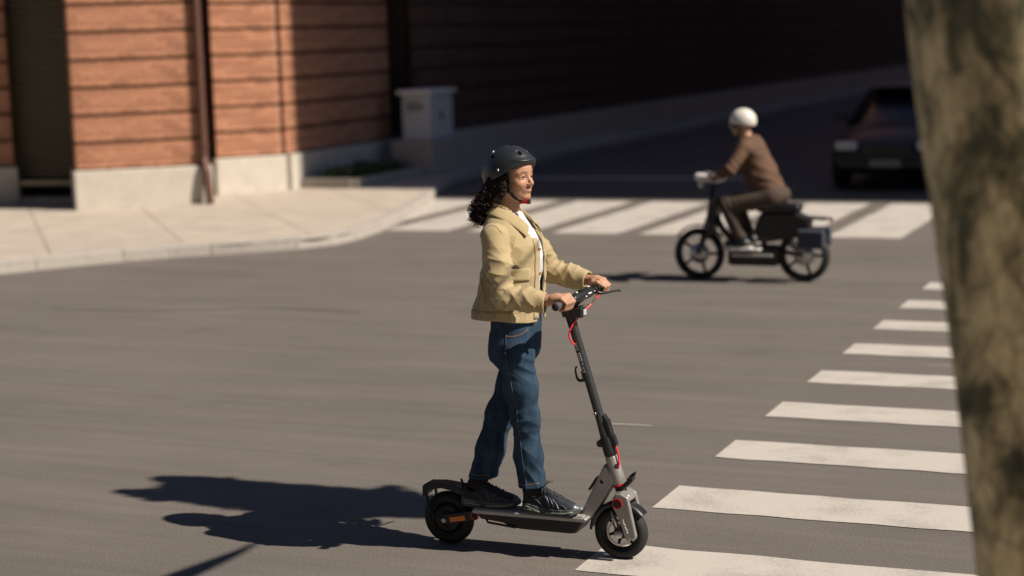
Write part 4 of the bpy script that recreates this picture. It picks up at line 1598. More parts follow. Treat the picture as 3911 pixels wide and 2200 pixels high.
seam = [(-.160, 0, 1.592), (-.140, -.045, 1.594), (-.104, -.066, 1.590), (-.050, -.064, 1.572), (-.004, -.056, 1.548), (.030, -.046, 1.520)]
fold = [(-.152, 0, 1.628), (-.134, -.044, 1.630), (-.100, -.063, 1.624), (-.050, -.060, 1.602), (-.002, -.053, 1.572), (.036, -.044, 1.532)]
fall1 = [(-.174, 0, 1.605), (-.152, -.062, 1.606), (-.104, -.088, 1.600), (-.042, -.085, 1.574), (.010, -.076, 1.540), (.045, -.064, 1.508)]
fall2 = [(-.188, 0, 1.580), (-.162, -.078, 1.580), (-.102, -.112, 1.573), (-.032, -.110, 1.542), (.016, -.102, 1.504), (.046, -.094, 1.476)]
rows = []
for r in (seam, fold, fall1, fall2):
    R_ = r[::-1] + [(x, -y, z) for x, y, z in r[1:]]
    R_ = curve_pts(R_, 30)
    rows.append(R_)
ribbon('collar', rows, M_JKT, jk, .006, 1)


def patch(name, fn, corners, nu, nv, m, parent, lift=.003, thick=.004, dirv=None):
    """cloth patch laid on a distance field: corners (4 points), marched along dirv"""
    c = [np.array(q, float) for q in corners]
    rows_ = []
    for j in range(nv + 1):
        row = []
        for i in range(nu + 1):
            u, v = i / nu, j / nv
            q = (c[0] * (1 - u) + c[1] * u) * (1 - v) + (c[3] * (1 - u) + c[2] * u) * v
            h = march(fn, q - np.array(dirv) * .12, dirv, .3)
            if h is None:
                h = q
            row.append(tuple(h - np.array(dirv) / np.linalg.norm(dirv) * lift))
        rows_.append(row)
    return ribbon(name, rows_, m, parent, thick, 0)


# chest pocket, its flap, placket and buttons on the near front
DN = (-.45, .89, 0)
pk = patch('pocket', jacket_torso, [(-.020, -.17, 1.325), (.060, -.12, 1.325), (.060, -.12, 1.215), (-.020, -.17, 1.215)], 10, 8, M_JKT, jk, .004, .005, DN)
patch('pocket_flap', jacket_torso, [(-.025, -.17, 1.345), (.065, -.12, 1.345), (.065, -.12, 1.286), (-.025, -.17, 1.290)], 10, 5, M_JKT, jk, .010, .006, DN)
patch('front_placket', jacket_outer, [(.075, -.062, 1.47), (.095, -.036, 1.47), (.085, -.048, 1.105), (.062, -.075, 1.105)], 4, 26, M_JKT, jk, .002, .004, (-.85, .52, 0))
for z in (1.20, 1.31, 1.42):
    h = march(jacket_outer, (.25, -.16, z), (-.80, .60, 0), .5)
    if h is not None:
        add('button', *lathe([(0, .004), (.006, .004), (.0075, 0)], Vector(h) + Vector((.006, -.005, 0)), (.8, -.6, 0), 12), M_STITCH, jk)
for k in range(2):
    h = march(jacket_outer, (.135 + .02 * k, -.5, 1.172), (0, 1, .1), .6)
    if h is not None:
        add('cuff_button', *lathe([(0, .003), (.005, .003), (.006, -.001)], h, (0, -1, 0), 10), M_STITCH, jk)
surf_line_q = []
# stitched shoulder seam
sm_ = []
for k in range(15):
    a = k / 14 * 2.6 - .5
    q = (-.085 + .075 * math.sin(a - .8), -.155 - .0 * k, 1.50 + .075 * math.cos(a - .8))
    h = march(jacket_outer, np.array(q) + np.array((0, -.15, .05)), (0, 1, -.33), .3)
    if h is not None:
        sm_.append(tuple(h))

# jeans --------------------------------------------------------------------------
def jeans_outer(p):
    d = section(p, [.88, .94, 1.0, 1.06, 1.16], [-.064, -.064, -.062, -.058, -.060], [.082, .100, .105, .103, .101], [.136, .152, .153, .150, .144], 2.4)
    d = smax(d, .885 - p[:, 2], .05)
    d = smin(d, s_ell(p, (-.082, -.070, .962), (.060, .074, .085)), .045)
    d = smin(d, s_ell(p, (-.086, .070, .962), (.060, .074, .085)), .045)
    n = s_chain(p, NEAR_LEG[:-1] + [(.026, -.044, .24)], [.082, .074, .062, .062, .070], .04)
    f = s_chain(p, FAR_LEG[:-1] + [(-.279, -.012, .23)], [.078, .071, .064, .063, .0695], .04)
    g = wrinkle(p, (.03, -.09, .885), (.55, .1, 1), .045, .0062, .075, 1.0)
    g += wrinkle(p, (-.05, -.15, .86), (.45, .0, 1), .05, .0045, .08, 1.1)
    g += wrinkle(p, (-.10, -.10, .84), (-.25, 0, 1), .038, .005, .06, .8)
    g += wrinkle(p, (-.02, -.10, .62), (-.30, 0, 1), .048, .0065, .075, 1.2)
    g += wrinkle(p, (.03, -.08, .64), (.5, .2, 1), .060, .0045, .06, .9)
    g += wrinkle(p, (.0, -.09, .50), (.5, 0, 1), .08, .0035, .11, 1.3)
    g += wrinkle(p, (.03, -.07, .37), (.75, .3, .6), .055, .0060, .075, 1.2)
    n = n - .7 * g
    g = wrinkle(p, (-.17, .05, .61), (-.3, 0, 1), .05, .006, .08, 1.0)
    g += wrinkle(p, (-.24, .02, .40), (.7, .2, .6), .055, .005, .08, 1.2)
    f = f - .7 * g
    # pressed side seam along the outer leg
    d = smin(d, smin(n, f, .012), .035)
    d = d - .0016 * lumps(p, 38, 4.0)
    return d


def jeans_sdf(p):
    d = jeans_outer(p)
    sh = smax(d, -(d + .009), .003)
    y = p[:, 1]
    nearleg = np.abs(p[:, 0] - .024) < np.abs(p[:, 0] + .266)
    cut = np.where(nearleg, .322 + .055 * np.clip(p[:, 0] - .02, -.08, .08), .334)
    sh = smax(sh, cut - p[:, 2], .003)
    return smax(sh, p[:, 2] - 1.14, .003)


jn = add_sdf('jeans', jeans_sdf, (-.37, -.21, .27), (.16, .21, 1.16), .0042, M_DENIM, woman, smooth_iter=1)


def surf_line(name, fn, pts, dirv, r, m, parent, n=30, lift=.0):
    out = []
    for q in curve_pts(pts, n):
        h = march(fn, q - np.array(dirv) / np.linalg.norm(dirv) * .14, dirv, .3, .003)
        if h is not None:
            out.append(tuple(h - np.array(dirv) / np.linalg.norm(dirv) * lift))
    if len(out) > 2:
        add(name, *tube(out, r, 6, flat=.8), m, parent, smooth=True)


DY = (0, 1, 0)
surf_line('side_seam', jeans_outer, [(-.050, -.1, 1.05), (-.040, -.1, .9), (-.012, -.1, .75), (-.008, -.1, .62), (.004, -.1, .47), (.018, -.1, .32)], DY, .0026, M_DENIM_S, jn, 50)
surf_line('pocket_stitch', jeans_outer, [(-.045, -.1, 1.035), (-.010, -.1, 1.036), (.018, -.1, 1.045), (.034, -.1, 1.062)], DY, .0014, M_STITCH, jn, 16)
surf_line('hem_stitch', jeans_outer, [(-.045, -.1, .342), (-.01, -.1, .342), (.03, -.1, .346), (.07, -.1, .350)], DY, .0012, M_STITCH, jn, 20)
surf_line('hem_stitch', jeans_outer, [(-.315, -.1, .358), (-.28, -.1, .356), (-.24, -.1, .356), (-.205, -.1, .358)], DY, .0012, M_STITCH, jn, 20)
patch('back_pocket', jeans_outer, [(-.26, -.135, 1.04), (-.26, -.030, 1.04), (-.26, -.034, .905), (-.26, -.128, .905)], 8, 8, M_DENIM, jn, .001, .005, (1, .12, 0))
surf_line('pocket_stitch', jeans_outer, [(-.2, -.128, 1.045), (-.2, -.132, 1.0), (-.2, -.128, .93), (-.2, -.105, .905)], (1, .25, 0), .0014, M_STITCH, jn, 16, .005)
for (x, z) in ((-.047, 1.036), (-.047, .962)):
    h = march(jeans_outer, (x, -.4, z), DY, .5)
    if h is not None:
        add('rivet', *lathe([(0, .002), (.004, .002), (.005, -.001)], h, (0, -1, 0), 8), M_STITCH, jn)

# shoes --------------------------------------------------------------------------
def shoe_fields():
    def halfw(x):
        return np.interp(x, [-.002, .006, .02, .05, .10, .15, .19, .225, .250, .266, .276, .280], [.006, .020, .029, .035, .034, .040, .0455, .0435, .036, .026, .012, .003])

    def yoff(x):
        return np.interp(x, [0, .1, .2, .28], [0, .002, 0, -.006])

    def upper(p):
        x, y, z = p[:, 0], p[:, 1] - yoff(p[:, 0]), p[:, 2]
        w = np.maximum(halfw(x) - .0015, .002)
        top = np.interp(x, [0, .02, .05, .075, .10, .13, .17, .21, .24, .265, .28], [.088, .092, .078, .080, .102, .094, .078, .062, .054, .044, .030])
        w2 = w * np.interp(z, [.02, .05, .10], [1.0, .94, .72])
        q = (np.abs(y / w2) ** 2.4 + (np.maximum(z - .018, 0) / np.maximum(top - .018, .004)) ** 2.6) ** (1 / 2.5)
        d = (q - 1) * np.minimum(w2, .04)
        d = np.maximum(d, np.maximum(-x - .001, x - .280))
        d = np.maximum(d, .015 - z)
        # ankle opening
        d = smax(d, -s_cone(p, (.052, 0, .085), (.056, 0, .16), .029, .034), .006)
        return d

    def sole(p):
        x, y, z = p[:, 0], p[:, 1] - yoff(p[:, 0]), p[:, 2]
        bot = np.interp(x, [-.01, .02, .2, .25, .285], [.006, 0, 0, .004, .014])
        tp = np.interp(x, [-.01, .0, .04, .10, .18, .25, .285], [.044, .042, .036, .029, .027, .030, .034])
        w = halfw(x) + .0035 + .003 * np.clip((.03 - z) / .03, 0, 1)
        # sculpted side pods
        w = w - .003 * np.exp(-((x - .115) / .03) ** 2) + .0012 * np.sin(x * 150 + z * 120)
        d = np.abs(y) - w
        d = smax(d, z - tp, .005)
        d = smax(d, bot - z, .004)
        d = smax(d, np.maximum(-.006 - x, x - .284), .006)
        return d
    return upper, sole


s_up, s_so = shoe_fields()


def build_shoe(M):
    root = add_sdf('shoe', s_up, (-.012, -.06, .0), (.292, .06, .125), .0035, M_SHOE, None, smooth_iter=1)
    parts = [root]
    so = add_sdf('sole', s_so, (-.015, -.062, -.006), (.295, .062, .055), .003, M_SOLE, None)
    parts.append(so)
    for y_s in (-1, 1):
        def ln(nm, pts, r, m, fn=s_up, fl=.7):
            out = []
            for q in curve_pts(pts, 14):
                o_ = np.array((q[0], y_s * .09, q[1]))
                h = march(fn, o_, (0, -y_s, -.10), .12, .002)
                if h is not None:
                    out.append(tuple(h))
            if len(out) > 3:
                parts.append(add(nm, *tube(out, r, 6, flat=fl), m, None, smooth=True))
        for (x0, z0, x1, z1, rr) in ((.118, .080, .150, .034, .0034), (.142, .074, .172, .034, .0032), (.165, .066, .196, .034, .003), (.150, .036, .126, .078, .003),
                                     (.175, .036, .160, .070, .0028), (.060, .066, .112, .036, .0032), (.20, .05, .232, .036, .0028)):
            ln('overlay', [(x0, z0, 0), ((x0 + x1) / 2, (z0 + z1) / 2 + .004, 0), (x1, z1, 0)], rr, M_SHOE2)
        ln('foam_line', [(.006, .022, 0), (.05, .020, 0), (.10, .014, 0)], .004, M_SOLE2, s_so)
        ln('foam_line', [(.012, .033, 0), (.04, .030, 0), (.075, .022, 0)], .003, M_SOLE2, s_so)
        ln('foam_line', [(.13, .012, 0), (.17, .016, 0), (.22, .019, 0), (.262, .026, 0)], .0045, M_SOLE2, s_so)
    # toe bumper, heel tab, tongue, laces
    def toe(p):
        return np.maximum(s_up(p) - .002, .250 - p[:, 0] + .4 * np.maximum(p[:, 2] - .03, 0))
    parts.append(add_sdf('toe_cap', toe, (.235, -.055, .012), (.292, .055, .07), .0035, M_SHOE2, None))
    parts.append(add('tongue', *tube([(.098, 0, .085), (.088, 0, .112), (.083, 0, .122)], [.02, .019, .016], 10, flat=.35, up=(0, 1, 0)), M_SHOE2, None, smooth=True))
    parts.append(add('heel_tab', *tube([(.004, 0, .075), (.0, 0, .095), (-.004, 0, .106)], [.012, .011, .008], 8, flat=.4, up=(1, 0, 0)), M_SHOE, None, smooth=True))
    for i in range(7):
        x = .098 + .0165 * i
        w_ = .020 - .0008 * i
        seg = []
        for k in range(9):
            u = -1 + 2 * k / 8
            h = march(s_up, (x + (.008 if i % 2 else -.004) * u * .5, u * w_, .16), (0, 0, -1), .16, .002)
            if h is not None:
                seg.append((h[0], h[1], h[2] + .002))
        if len(seg) > 3:
            parts.append(add('lace', *tube(seg, .0026, 6), M_LACE, None, smooth=True))
    for (pts) in ([(.098, 0, .108), (.100, -.018, .124), (.108, -.034, .116), (.104, -.020, .108)], [(.098, 0, .108), (.104, .018, .126), (.114, .030, .118), (.104, .015, .110)],
                  [(.098, 0, .108), (.118, -.016, .116), (.136, -.028, .100)], [(.098, 0, .108), (.120, .010, .122), (.140, .022, .124)]):
        parts.append(add('lace_bow', *tube(curve_pts(pts, 14), .0021, 6), M_LACE, None, smooth=True))
    for o in parts:
        o.data.transform(M)
    for o in parts[1:]:
        setp(o, root)
    setp(root, woman)
    return root


def clone_shoe(root, Mnew, Mold):
    T = Mnew @ Mold.inverted()
    r2 = root.copy()
    r2.data = root.data.copy()
    r2.data.transform(T)
    COL.objects.link(r2)
    for ch in root.children:
        c = ch.copy()
        c.data = ch.data.copy()
        c.data.transform(T)
        COL.objects.link(c)
        c.parent = r2
    return r2


Mf = Matrix.Translation((-.030, -.042, .2035)) @ Matrix.Rotation(rad(-4), 4, 'Z') @ Matrix.Diagonal((1.02, 1.05, 1.14, 1))
sh1 = build_shoe(Mf)
sh1['label'] = 'front shoe, dark running shoe with silver overlays and loose laces'
Mr = Matrix.Translation((-.350, -.022, .2035)) @ Matrix.Rotation(rad(3), 4, 'Z') @ Matrix.Diagonal((1.02, 1.05, 1.14, 1)) @ Matrix.Scale(-1, 4, (0, 1, 0))
sh2 = clone_shoe(sh1, Mr, Mf)
sh2['label'] = 'rear shoe, dark running shoe with pale green heel foam'
for (a, b) in (((.024, -.042, .285), (.022, -.046, .355)), ((-.292, -.018, .285), (-.258, .000, .350))):
    add('sock', *tube([Vector(a), Vector(a).lerp(Vector(b), .5), Vector(b)], [.039, .042, .046], 20), M_SOCK, woman, smooth=True)

# hair --------------------------------------------------------------------------
def hair_base(p):
    q = unyaw(p)
    ya = np.abs(q[:, 1])
    d = s_ell(q, (-.030, 0, .012), (.092, .0825, .098))
    d = smax(d, q[:, 0] - (.012 + .35 * np.clip(q[:, 2] - .0, -.05, .06)), .012)      # leaves the face free
    d = smin(d, s_chain(p, [(-.115, -.03, 1.70), (-.165, -.050, 1.65), (-.190, -.062, 1.585), (-.186, -.070, 1.54)], [.052, .046, .036, .018], .02), .03)
    d = smin(d, s_chain(p, [(-.115, .03, 1.70), (-.165, .025, 1.65), (-.190, .01, 1.60)], [.048, .04, .025], .02), .03)
    for s_ in (-1, 1):
        d = smin(d, s_chain(p, [(-.052, s_ * .070, 1.760), (-.062, s_ * .072, 1.715), (-.100, s_ * .072, 1.655)], [.020, .026, .030], .02), .02)
    d = d + .007 - .007 * lumps(p, 90, 3) - .005 * lumps(p, 170, 5)
    return d


hr = add_sdf('hair', hair_base, (-.28, -.16, 1.48), (.03, .16, 1.87), .005, M_HAIR, woman)
HV, HF = [], []
rr = random.Random(4)
for i in range(640):
    side = rr.choice((-1, -1, -1, 1, 1))
    t = rr.random()
    a = Vector((-.035 - .11 * rr.random(), side * (.080 + .012 * rr.random()) * (1 - .35 * rr.random() * (t > .5)), 1.735 + rr.uniform(-.03, .02)))
    if rr.random() < .35:
        a = Vector((-.14 + rr.uniform(-.02, .02), rr.uniform(-.06, .06), 1.705 + rr.uniform(-.02, .02)))
    sp = rr.random()
    ln = rr.uniform(.35, 1.0)
    yb = -.055 if side < 0 else rr.choice((-.02, .03))
    b = Vector((-.165 + rr.uniform(-.030, .035), yb + rr.uniform(-.045, .04), 1.648 + rr.uniform(-.025, .02)))
    c = Vector((-.200 + rr.uniform(-.032, .028), yb - .005 + rr.uniform(-.04, .04), 1.585 + rr.uniform(-.03, .03)))
    e = Vector((-.192 + rr.uniform(-.030, .030), yb - .012 + rr.uniform(-.028, .028), 1.528 + rr.uniform(-.015, .045)))
    P = curve_pts([a, b, c, e], 44)
    n = max(14, int(44 * ln))
    P = P[:n]
    turns = rr.uniform(5.0, 10.0)
    ph = rr.uniform(0, 6.28)
    pts = []
    for k, q in enumerate(P):
        u = k / 44
        R_ = (.005 + .009 * min(1, u * 2.2)) * rr.uniform(.9, 1.1) * (.7 + .6 * sp)
        w = ph + turns * 2 * math.pi * u
        pts.append(Vector(q) + Vector((math.cos(w) * R_, math.sin(w) * R_, math.sin(w * .5 + ph) * R_ * .5)))
    r0 = rr.uniform(.0016, .0030)
    v, f = tube(pts, [r0 * (1 - .65 * (k / n) ** 2) for k in range(n)], 5, False)
    o = len(HV)
    HV += v
    HF += [tuple(x + o for x in g) for g in f]
# curls falling over the ear and the strap
for i in range(220):
    side = -1 if i % 3 else 1
    q0 = rr.uniform(-.045, .05)
    a = Vector((-.060 + q0 * .6, side * (.082 + .010 * rr.random()), 1.752 - .25 * abs(q0) + rr.uniform(-.03, .012)))
    b = a + Vector((-.018 + rr.uniform(-.015, .012), side * rr.uniform(.002, .016), -.045 + rr.uniform(-.012, .012)))
    c = b + Vector((-.036 + rr.uniform(-.02, .01), -side * rr.uniform(.0, .012), -.040 + rr.uniform(-.02, .01)))
    P = curve_pts([a, b, c], 26)
    n = rr.randint(14, 27)
    ph, turns = rr.uniform(0, 6.28), rr.uniform(3, 6)
    pts = []
    for k, q in enumerate(P[:n]):
        w = ph + turns * 6.28 * k / 26
        R_ = .004 + .006 * min(1, k / 10)
        pts.append(Vector(q) + Vector((math.cos(w) * R_, math.sin(w) * R_ * .7, math.sin(w) * R_ * .5)))
    r0 = rr.uniform(.0016, .0028)
    v, f = tube(pts, [r0 * (1 - .6 * (k / n) ** 2) for k in range(len(pts))], 5, False)
    o = len(HV)
    vm = [MROT @ Vector(x) for x in v]
    HV += vm
    HF += [tuple(x + o for x in g) for g in f]
# loose single hairs flying back
for i in range(60):
    a = Vector((-.19 + rr.uniform(-.03, .02), rr.uniform(-.10, .02), rr.uniform(1.53, 1.69)))
    d = Vector((-rr.uniform(.02, .05), rr.uniform(-.02, .02), rr.uniform(-.03, .03)))
    pts = [a + d * (k / 9) + Vector((0, .004 * math.sin(k * 1.3 + i), .006 * math.sin(k + i))) for k in range(10)]
    v, f = tube(pts, [.0010 * (1 - .07 * k) for k in range(10)], 4, False)
    o = len(HV)
    HV += v
    HF += [tuple(x + o for x in g) for g in f]
add('curls', HV, HF, M_HAIR, hr, smooth=True)

# helmet --------------------------------------------------------------------------
HC = (-.068, 0, 1.772)


def helmet_outer(p):
    d = s_ell(p, HC, (.130, .105, .1155))
    d = smin(d, s_ell(p, (-.094, 0, 1.752), (.110, .102, .098)), .02)
    d = smin(d, s_ell(p, (.019, 0, 1.822), (.036, .068, .006)), .014)       # short brim
    return d


def rim_z(x):
    return np.interp(x, [-.22, -.165, -.10, -.045, 0, .045, .08], [1.700, 1.704, 1.728, 1.757, 1.783, 1.811, 1.822])


VENTS = [((.0083, .033, 1.855), (.0125, .0085, .022)), ((-.0585, .011, 1.888), (.016, .007, .02)), ((-.110, .040, 1.872), (.014, .008, .02)),
         ((-.162, .030, 1.838), (.022, .008, .016)), ((-.105, .078, 1.838), (.014, .02, .008))]


def helmet_sdf(p):
    o = helmet_outer(p)
    d = smax(o, -s_ell(p, (-.066, 0, 1.762), (.106, .086, .102)), .004)
    d = smax(d, rim_z(p[:, 0]) - p[:, 2], .005)
    q = p.copy()
    q[:, 1] = np.abs(q[:, 1])
    for c, r in VENTS:
        d = smax(d, -s_ell(q, c, r), .003)
    return d


hm = add_sdf('helmet', helmet_sdf, (-.22, -.12, 1.68), (.075, .12, 1.90), .003, M_HELM, woman)


def foam(p):
    d = smax(s_ell(p, (-.066, 0, 1.762), (.1055, .0855, .1015)), -s_ell(p, (-.064, 0, 1.756), (.094, .0765, .096)), .003)
    return smax(d, rim_z(p[:, 0]) + .002 - p[:, 2], .004)


add_sdf('foam_liner', foam, (-.19, -.1, 1.68), (.06, .1, 1.88), .004, M_PAD, hm)
for (x, z, w_, h_) in ((-.056, 1.782, .007, .010), (-.118, 1.858, .008, .012)):
    h = march(helmet_outer, (x, -.3, z), (0, 1, 0), .4)
    if h is not None:
        add('emblem', *join_geo([box((h[0], h[1] - .0005, h[2]), (w_, .004, h_), Matrix.Rotation(rad(-22), 3, 'Y'))]), M_WHITE, hm, bevel=.001)
h = march(helmet_outer, (-.19, -.3, 1.72), (0, 1, 0), .4)
for s in (-1, 1):
    def S(*q):
        return [(x, s * y, z) for x, y, z in q]
    add('strap', *tube(curve_pts(S((-.012, .090, 1.782), (-.018, .080, 1.735), (-.024, .070, 1.690), (-.014, .045, 1.655), (.004, .014, 1.640)), 20), .0085, 8, flat=.28, up=(0, s, 0)), M_STRAP, hm, smooth=True)
    add('strap', *tube(curve_pts(S((-.105, .088, 1.735), (-.075, .082, 1.712), (-.040, .074, 1.690), (-.024, .068, 1.682)), 14), .0075, 8, flat=.28, up=(0, s, 0)), M_STRAP, hm, smooth=True)
add('strap_adjuster', *join_geo([box((-.022, -.072, 1.688), (.016, .006, .02))]), M_STRAP, hm, bevel=.002)
bk = solid('buckle', join_geo([box((.010, -.016, 1.631), (.034, .014, .013), Matrix.Rotation(rad(-6), 3, 'Y'))]), M_RED, hm, bevel=.003)
solid('buckle_tip', join_geo([box((.034, -.012, 1.633), (.018, .016, .018), Matrix.Rotation(rad(-6), 3, 'Y'))]), M_RED, bk, bevel=.004)
solid('buckle_edge', join_geo([box((.044, -.012, 1.635), (.006, .018, .022))]), M_STRAP, bk, bevel=.002)

for o_ in [hm] + list(hm.children_recursive):
    turn(o_)
# jacket seams: armhole, waistband, cuff
surf_line('armhole_seam', jacket_outer, [(-.150, -.2, 1.455), (-.136, -.2, 1.505), (-.100, -.2, 1.540), (-.060, -.2, 1.540), (-.030, -.2, 1.510)], (0, 1, -.25), .0019, M_JKT2, jk, 40)
surf_line('waistband_seam', jacket_torso, [(-.22, -.2, 1.152), (-.17, -.2, 1.152), (-.10, -.2, 1.152), (0, -.2, 1.152), (.045, -.2, 1.152)], (0, 1, 0), .0016, M_JKT2, jk, 40)
surf_line('back_seam', jacket_torso, [(-.155, -.2, 1.45), (-.158, -.2, 1.35), (-.168, -.2, 1.25), (-.182, -.2, 1.16)], (.25, 1, 0), .0014, M_JKT2, jk, 30)

# ------------------------------------------------------------------ the other rider: moped-style e-bike crossing to the left
CX, CY = -1.36, 8.92


def K(u, v, z):
    """bike frame: u forward (towards -X), v to the rider's left (towards -Y), z up"""
    return (CX - u, CY - v, z)


M_BIKE = mat('bike_black', (.012, .012, .014), .4, var=.1, scale=20)
M_BWHITE = mat('bike_white', (.62, .60, .57), .4, var=.05, scale=20)
M_BROWN = mat('brown_jacket', (.095, .050, .028), .85, var=.15, scale=12)
M_TROU = mat('brown_trousers', (.05, .032, .022), .85, var=.2, scale=12)
M_HELMW = mat('white_helmet', (.64, .61, .56), .35, var=.03, scale=10)
M_BLUE = mat('blue_pannier', (.035, .042, .065), .7, var=.1, scale=12)
M_SKIN2 = mat('skin_plain', (.40, .225, .15), .5, var=.04, scale=50)
bike = empty('electric_bike', K(0, 0, 0))
tag(bike, 'black moped-style electric bike with white trim crossing the street', 'bicycle')


def bp(name, geo, m, parent=bike, **k):
    return fix_normals(add(name, *geo, m, parent, **k))


for u in (.52, -.50):
    c = Vector(K(u, 0, .25))
    pr = [(.25 - .046 + .046 * math.cos(a), .05 * math.sin(a)) for a in np.linspace(-2, 2, 11)]
    w = bp('wheel', lathe(pr, c, (0, 1, 0), 40), M_RUB, smooth=True)
    bp('rim', lathe([(.195, -.02), (.215, -.016), (.215, .016), (.195, .02)], c, (0, 1, 0), 36, True), M_BIKE, w, smooth=True)
    for k in range(5):
        a = math.pi * 2 * k / 5
        bp('spoke', tube([c, c + Vector((math.cos(a), 0, math.sin(a))) * .2], .016, 6), M_BIKE, w)
    bp('hub', lathe([(0, -.05), (.085, -.045), (.1, 0), (.085, .045), (0, .05)], c, (0, 1, 0), 20), M_STEEL, w, smooth=True)
    sg = 1 if u > 0 else -1
    V, F = [], []
    for i in range(15):
        a = rad(35 + 110 * i / 14)
        for (r, v) in ((.272, -.04), (.285, 0), (.272, .04)):
            V.append(K(u + r * math.cos(a), v, .25 + r * math.sin(a)))
    F = [(i * 3 + j, i * 3 + j + 1, i * 3 + j + 4, i * 3 + j + 3) for i in range(14) for j in range(2)]
    o = bp('fender', (V, F), M_BIKE, smooth=True)
    o.modifiers.new('s', 'SOLIDIFY').thickness = .004
bp('frame', join_geo([tube(curve_pts([K(.40, 0, .72), K(.28, 0, .48), K(.10, 0, .34), K(-.12, 0, .32)], 14), .032, 12),
                      tube([K(-.10, 0, .30), K(-.21, 0, .66)], .026, 12), tube([K(-.12, .05, .31), K(-.50, .06, .25)], .014, 8), tube([K(-.12, -.05, .31), K(-.50, -.06, .25)], .014, 8),
                      tube([K(-.19, .05, .58), K(-.50, .06, .25)], .012, 8), tube([K(-.19, -.05, .58), K(-.50, -.06, .25)], .012, 8)]), M_BIKE, smooth=True)
bp('battery_box', join_geo([box(K(-.02, 0, .245), (.50, .16, .20))]), M_BIKE, bevel=.04)
bp('seat_cowl', prism([(CX + .08, .36), (CX + .56, .44), (CX + .58, .60), (CX + .44, .665), (CX + .10, .66), (CX + .03, .50)], CY - .085, CY + .085), M_BIKE, bevel=.03)
bp('leg_shield', join_geo([box(K(.36, 0, .60), (.05, .24, .42), Matrix.Rotation(rad(14), 3, 'Y'))]), M_BIKE, bevel=.02)
for s in (-1, 1):
    bp('footboard', join_geo([box(K(.05, s * .15, .315), (.34, .10, .025))]), M_BWHITE, bevel=.008)
    bp('side_trim', join_geo([box(K(-.02, s * .087, .25), (.40, .012, .022))]), M_BWHITE, bevel=.004)
bp('fork', join_geo([tube([K(.37, 0, .92), K(.43, 0, .58)], .022, 10), tube([K(.43, .06, .58), K(.52, .065, .25)], .015, 8), tube([K(.43, -.06, .58), K(.52, -.065, .25)], .015, 8),
                     tube([K(.43, -.06, .58), K(.43, .06, .58)], .017, 8)]), M_BIKE, smooth=True)
bp('handlebar', tube(curve_pts([K(.26, -.31, .985), K(.31, -.2, 1.0), K(.36, -.06, .96), K(.36, .06, .96), K(.31, .2, 1.0), K(.26, .31, .985)], 20), .013, 10), M_BIKE, smooth=True)
cw = bp('handlebar_cowl', join_geo([box(K(.40, 0, .985), (.26, .26, .075), Matrix.Rotation(rad(6), 3, 'Y'))]), M_BWHITE, bevel=.03)
bp('headlight', lathe([(0, .02), (.045, .015), (.05, -.03)], K(.50, 0, .93), (-1, 0, 0), 20), M_LENS, cw, smooth=True)
bp('saddle', join_geo([box(K(-.27, 0, .70), (.42, .19, .085))]), M_BIKE, bevel=.035)
bp('rear_rack', join_geo([tube([K(-.28, s * .07, .62), K(-.74, s * .07, .60)], .008, 8) for s in (-1, 1)] + [tube([K(-.72, -.07, .60), K(-.72, .07, .60)], .008, 8)]
                         + [tube([K(-.55, s * .07, .605), K(-.50, s * .065, .26)], .007, 8) for s in (-1, 1)]), M_BIKE)
for s in (-1, 1):
    bp('pannier', join_geo([box(K(-.60, s * .135, .42), (.26, .08, .18))]), M_BLUE, bevel=.025)
bp('tail_light', join_geo([box(K(-.76, 0, .59), (.02, .07, .035))]), M_TAIL, bevel=.006)

cs_sh = {s: K(.02, s * .175, 1.275) for s in (-1, 1)}
cs_el = {s: K(.12, s * .30, 1.08) for s in (-1, 1)}
cs_wr = {s: K(.255, s * .265, 1.02) for s in (-1, 1)}
cs_hip = {s: K(-.21, s * .09, .80) for s in (-1, 1)}
cs_kn = {s: K(.20, s * .15, .73) for s in (-1, 1)}
cs_an = {s: K(.07, s * .15, .42) for s in (-1, 1)}


def cyc_body(p):
    d = s_ell(p, K(.085, 0, 1.49), (.092, .076, .105))
    d = smin(d, s_ell(p, K(.125, 0, 1.445), (.055, .055, .07)), .02)
    d = smin(d, s_cone(p, K(.172, 0, 1.478), K(.190, 0, 1.455), .009, .012), .008)
    d = smin(d, s_cone(p, K(.06, 0, 1.42), K(.02, 0, 1.30), .05, .06), .02)
    d = smin(d, s_chain(p, [K(.0, 0, 1.24), K(-.1, 0, 1.02), K(-.19, 0, .82)], [.115, .11, .12], .05), .04)
    for s in (-1, 1):
        d = smin(d, s_chain(p, [cs_sh[s], cs_el[s], cs_wr[s]], [.045, .038, .027], .02), .03)
        w = np.array(cs_wr[s])
        d = smin(d, s_cone(p, tuple(w), K(.285, s * .255, 1.018), .027, .028), .01)
        for k in range(4):
            v = s * (.225 + .022 * k)
            d = smin(d, s_chain(p, [K(.29, v, 1.025), K(.325, v, 1.012), K(.318, v, .985), K(.295, v, .978)], [.011, .0105, .010, .009], .004), .005)
        d = smin(d, s_chain(p, [K(.27, s * .215, 1.01), K(.285, s * .195, .985), K(.305, s * .195, .972)], [.013, .011, .009], .004), .006)
        d = smin(d, s_chain(p, [cs_hip[s], cs_kn[s], cs_an[s]], [.08, .055, .036], .03), .04)
    return d


man = add_sdf('person', cyc_body, (CX - .5, CY - .4, .36), (CX + .45, CY + .4, 1.64), .006, M_SKIN2)
tag(man, 'rider in white helmet and brown jacket seated on the electric bike', 'person')


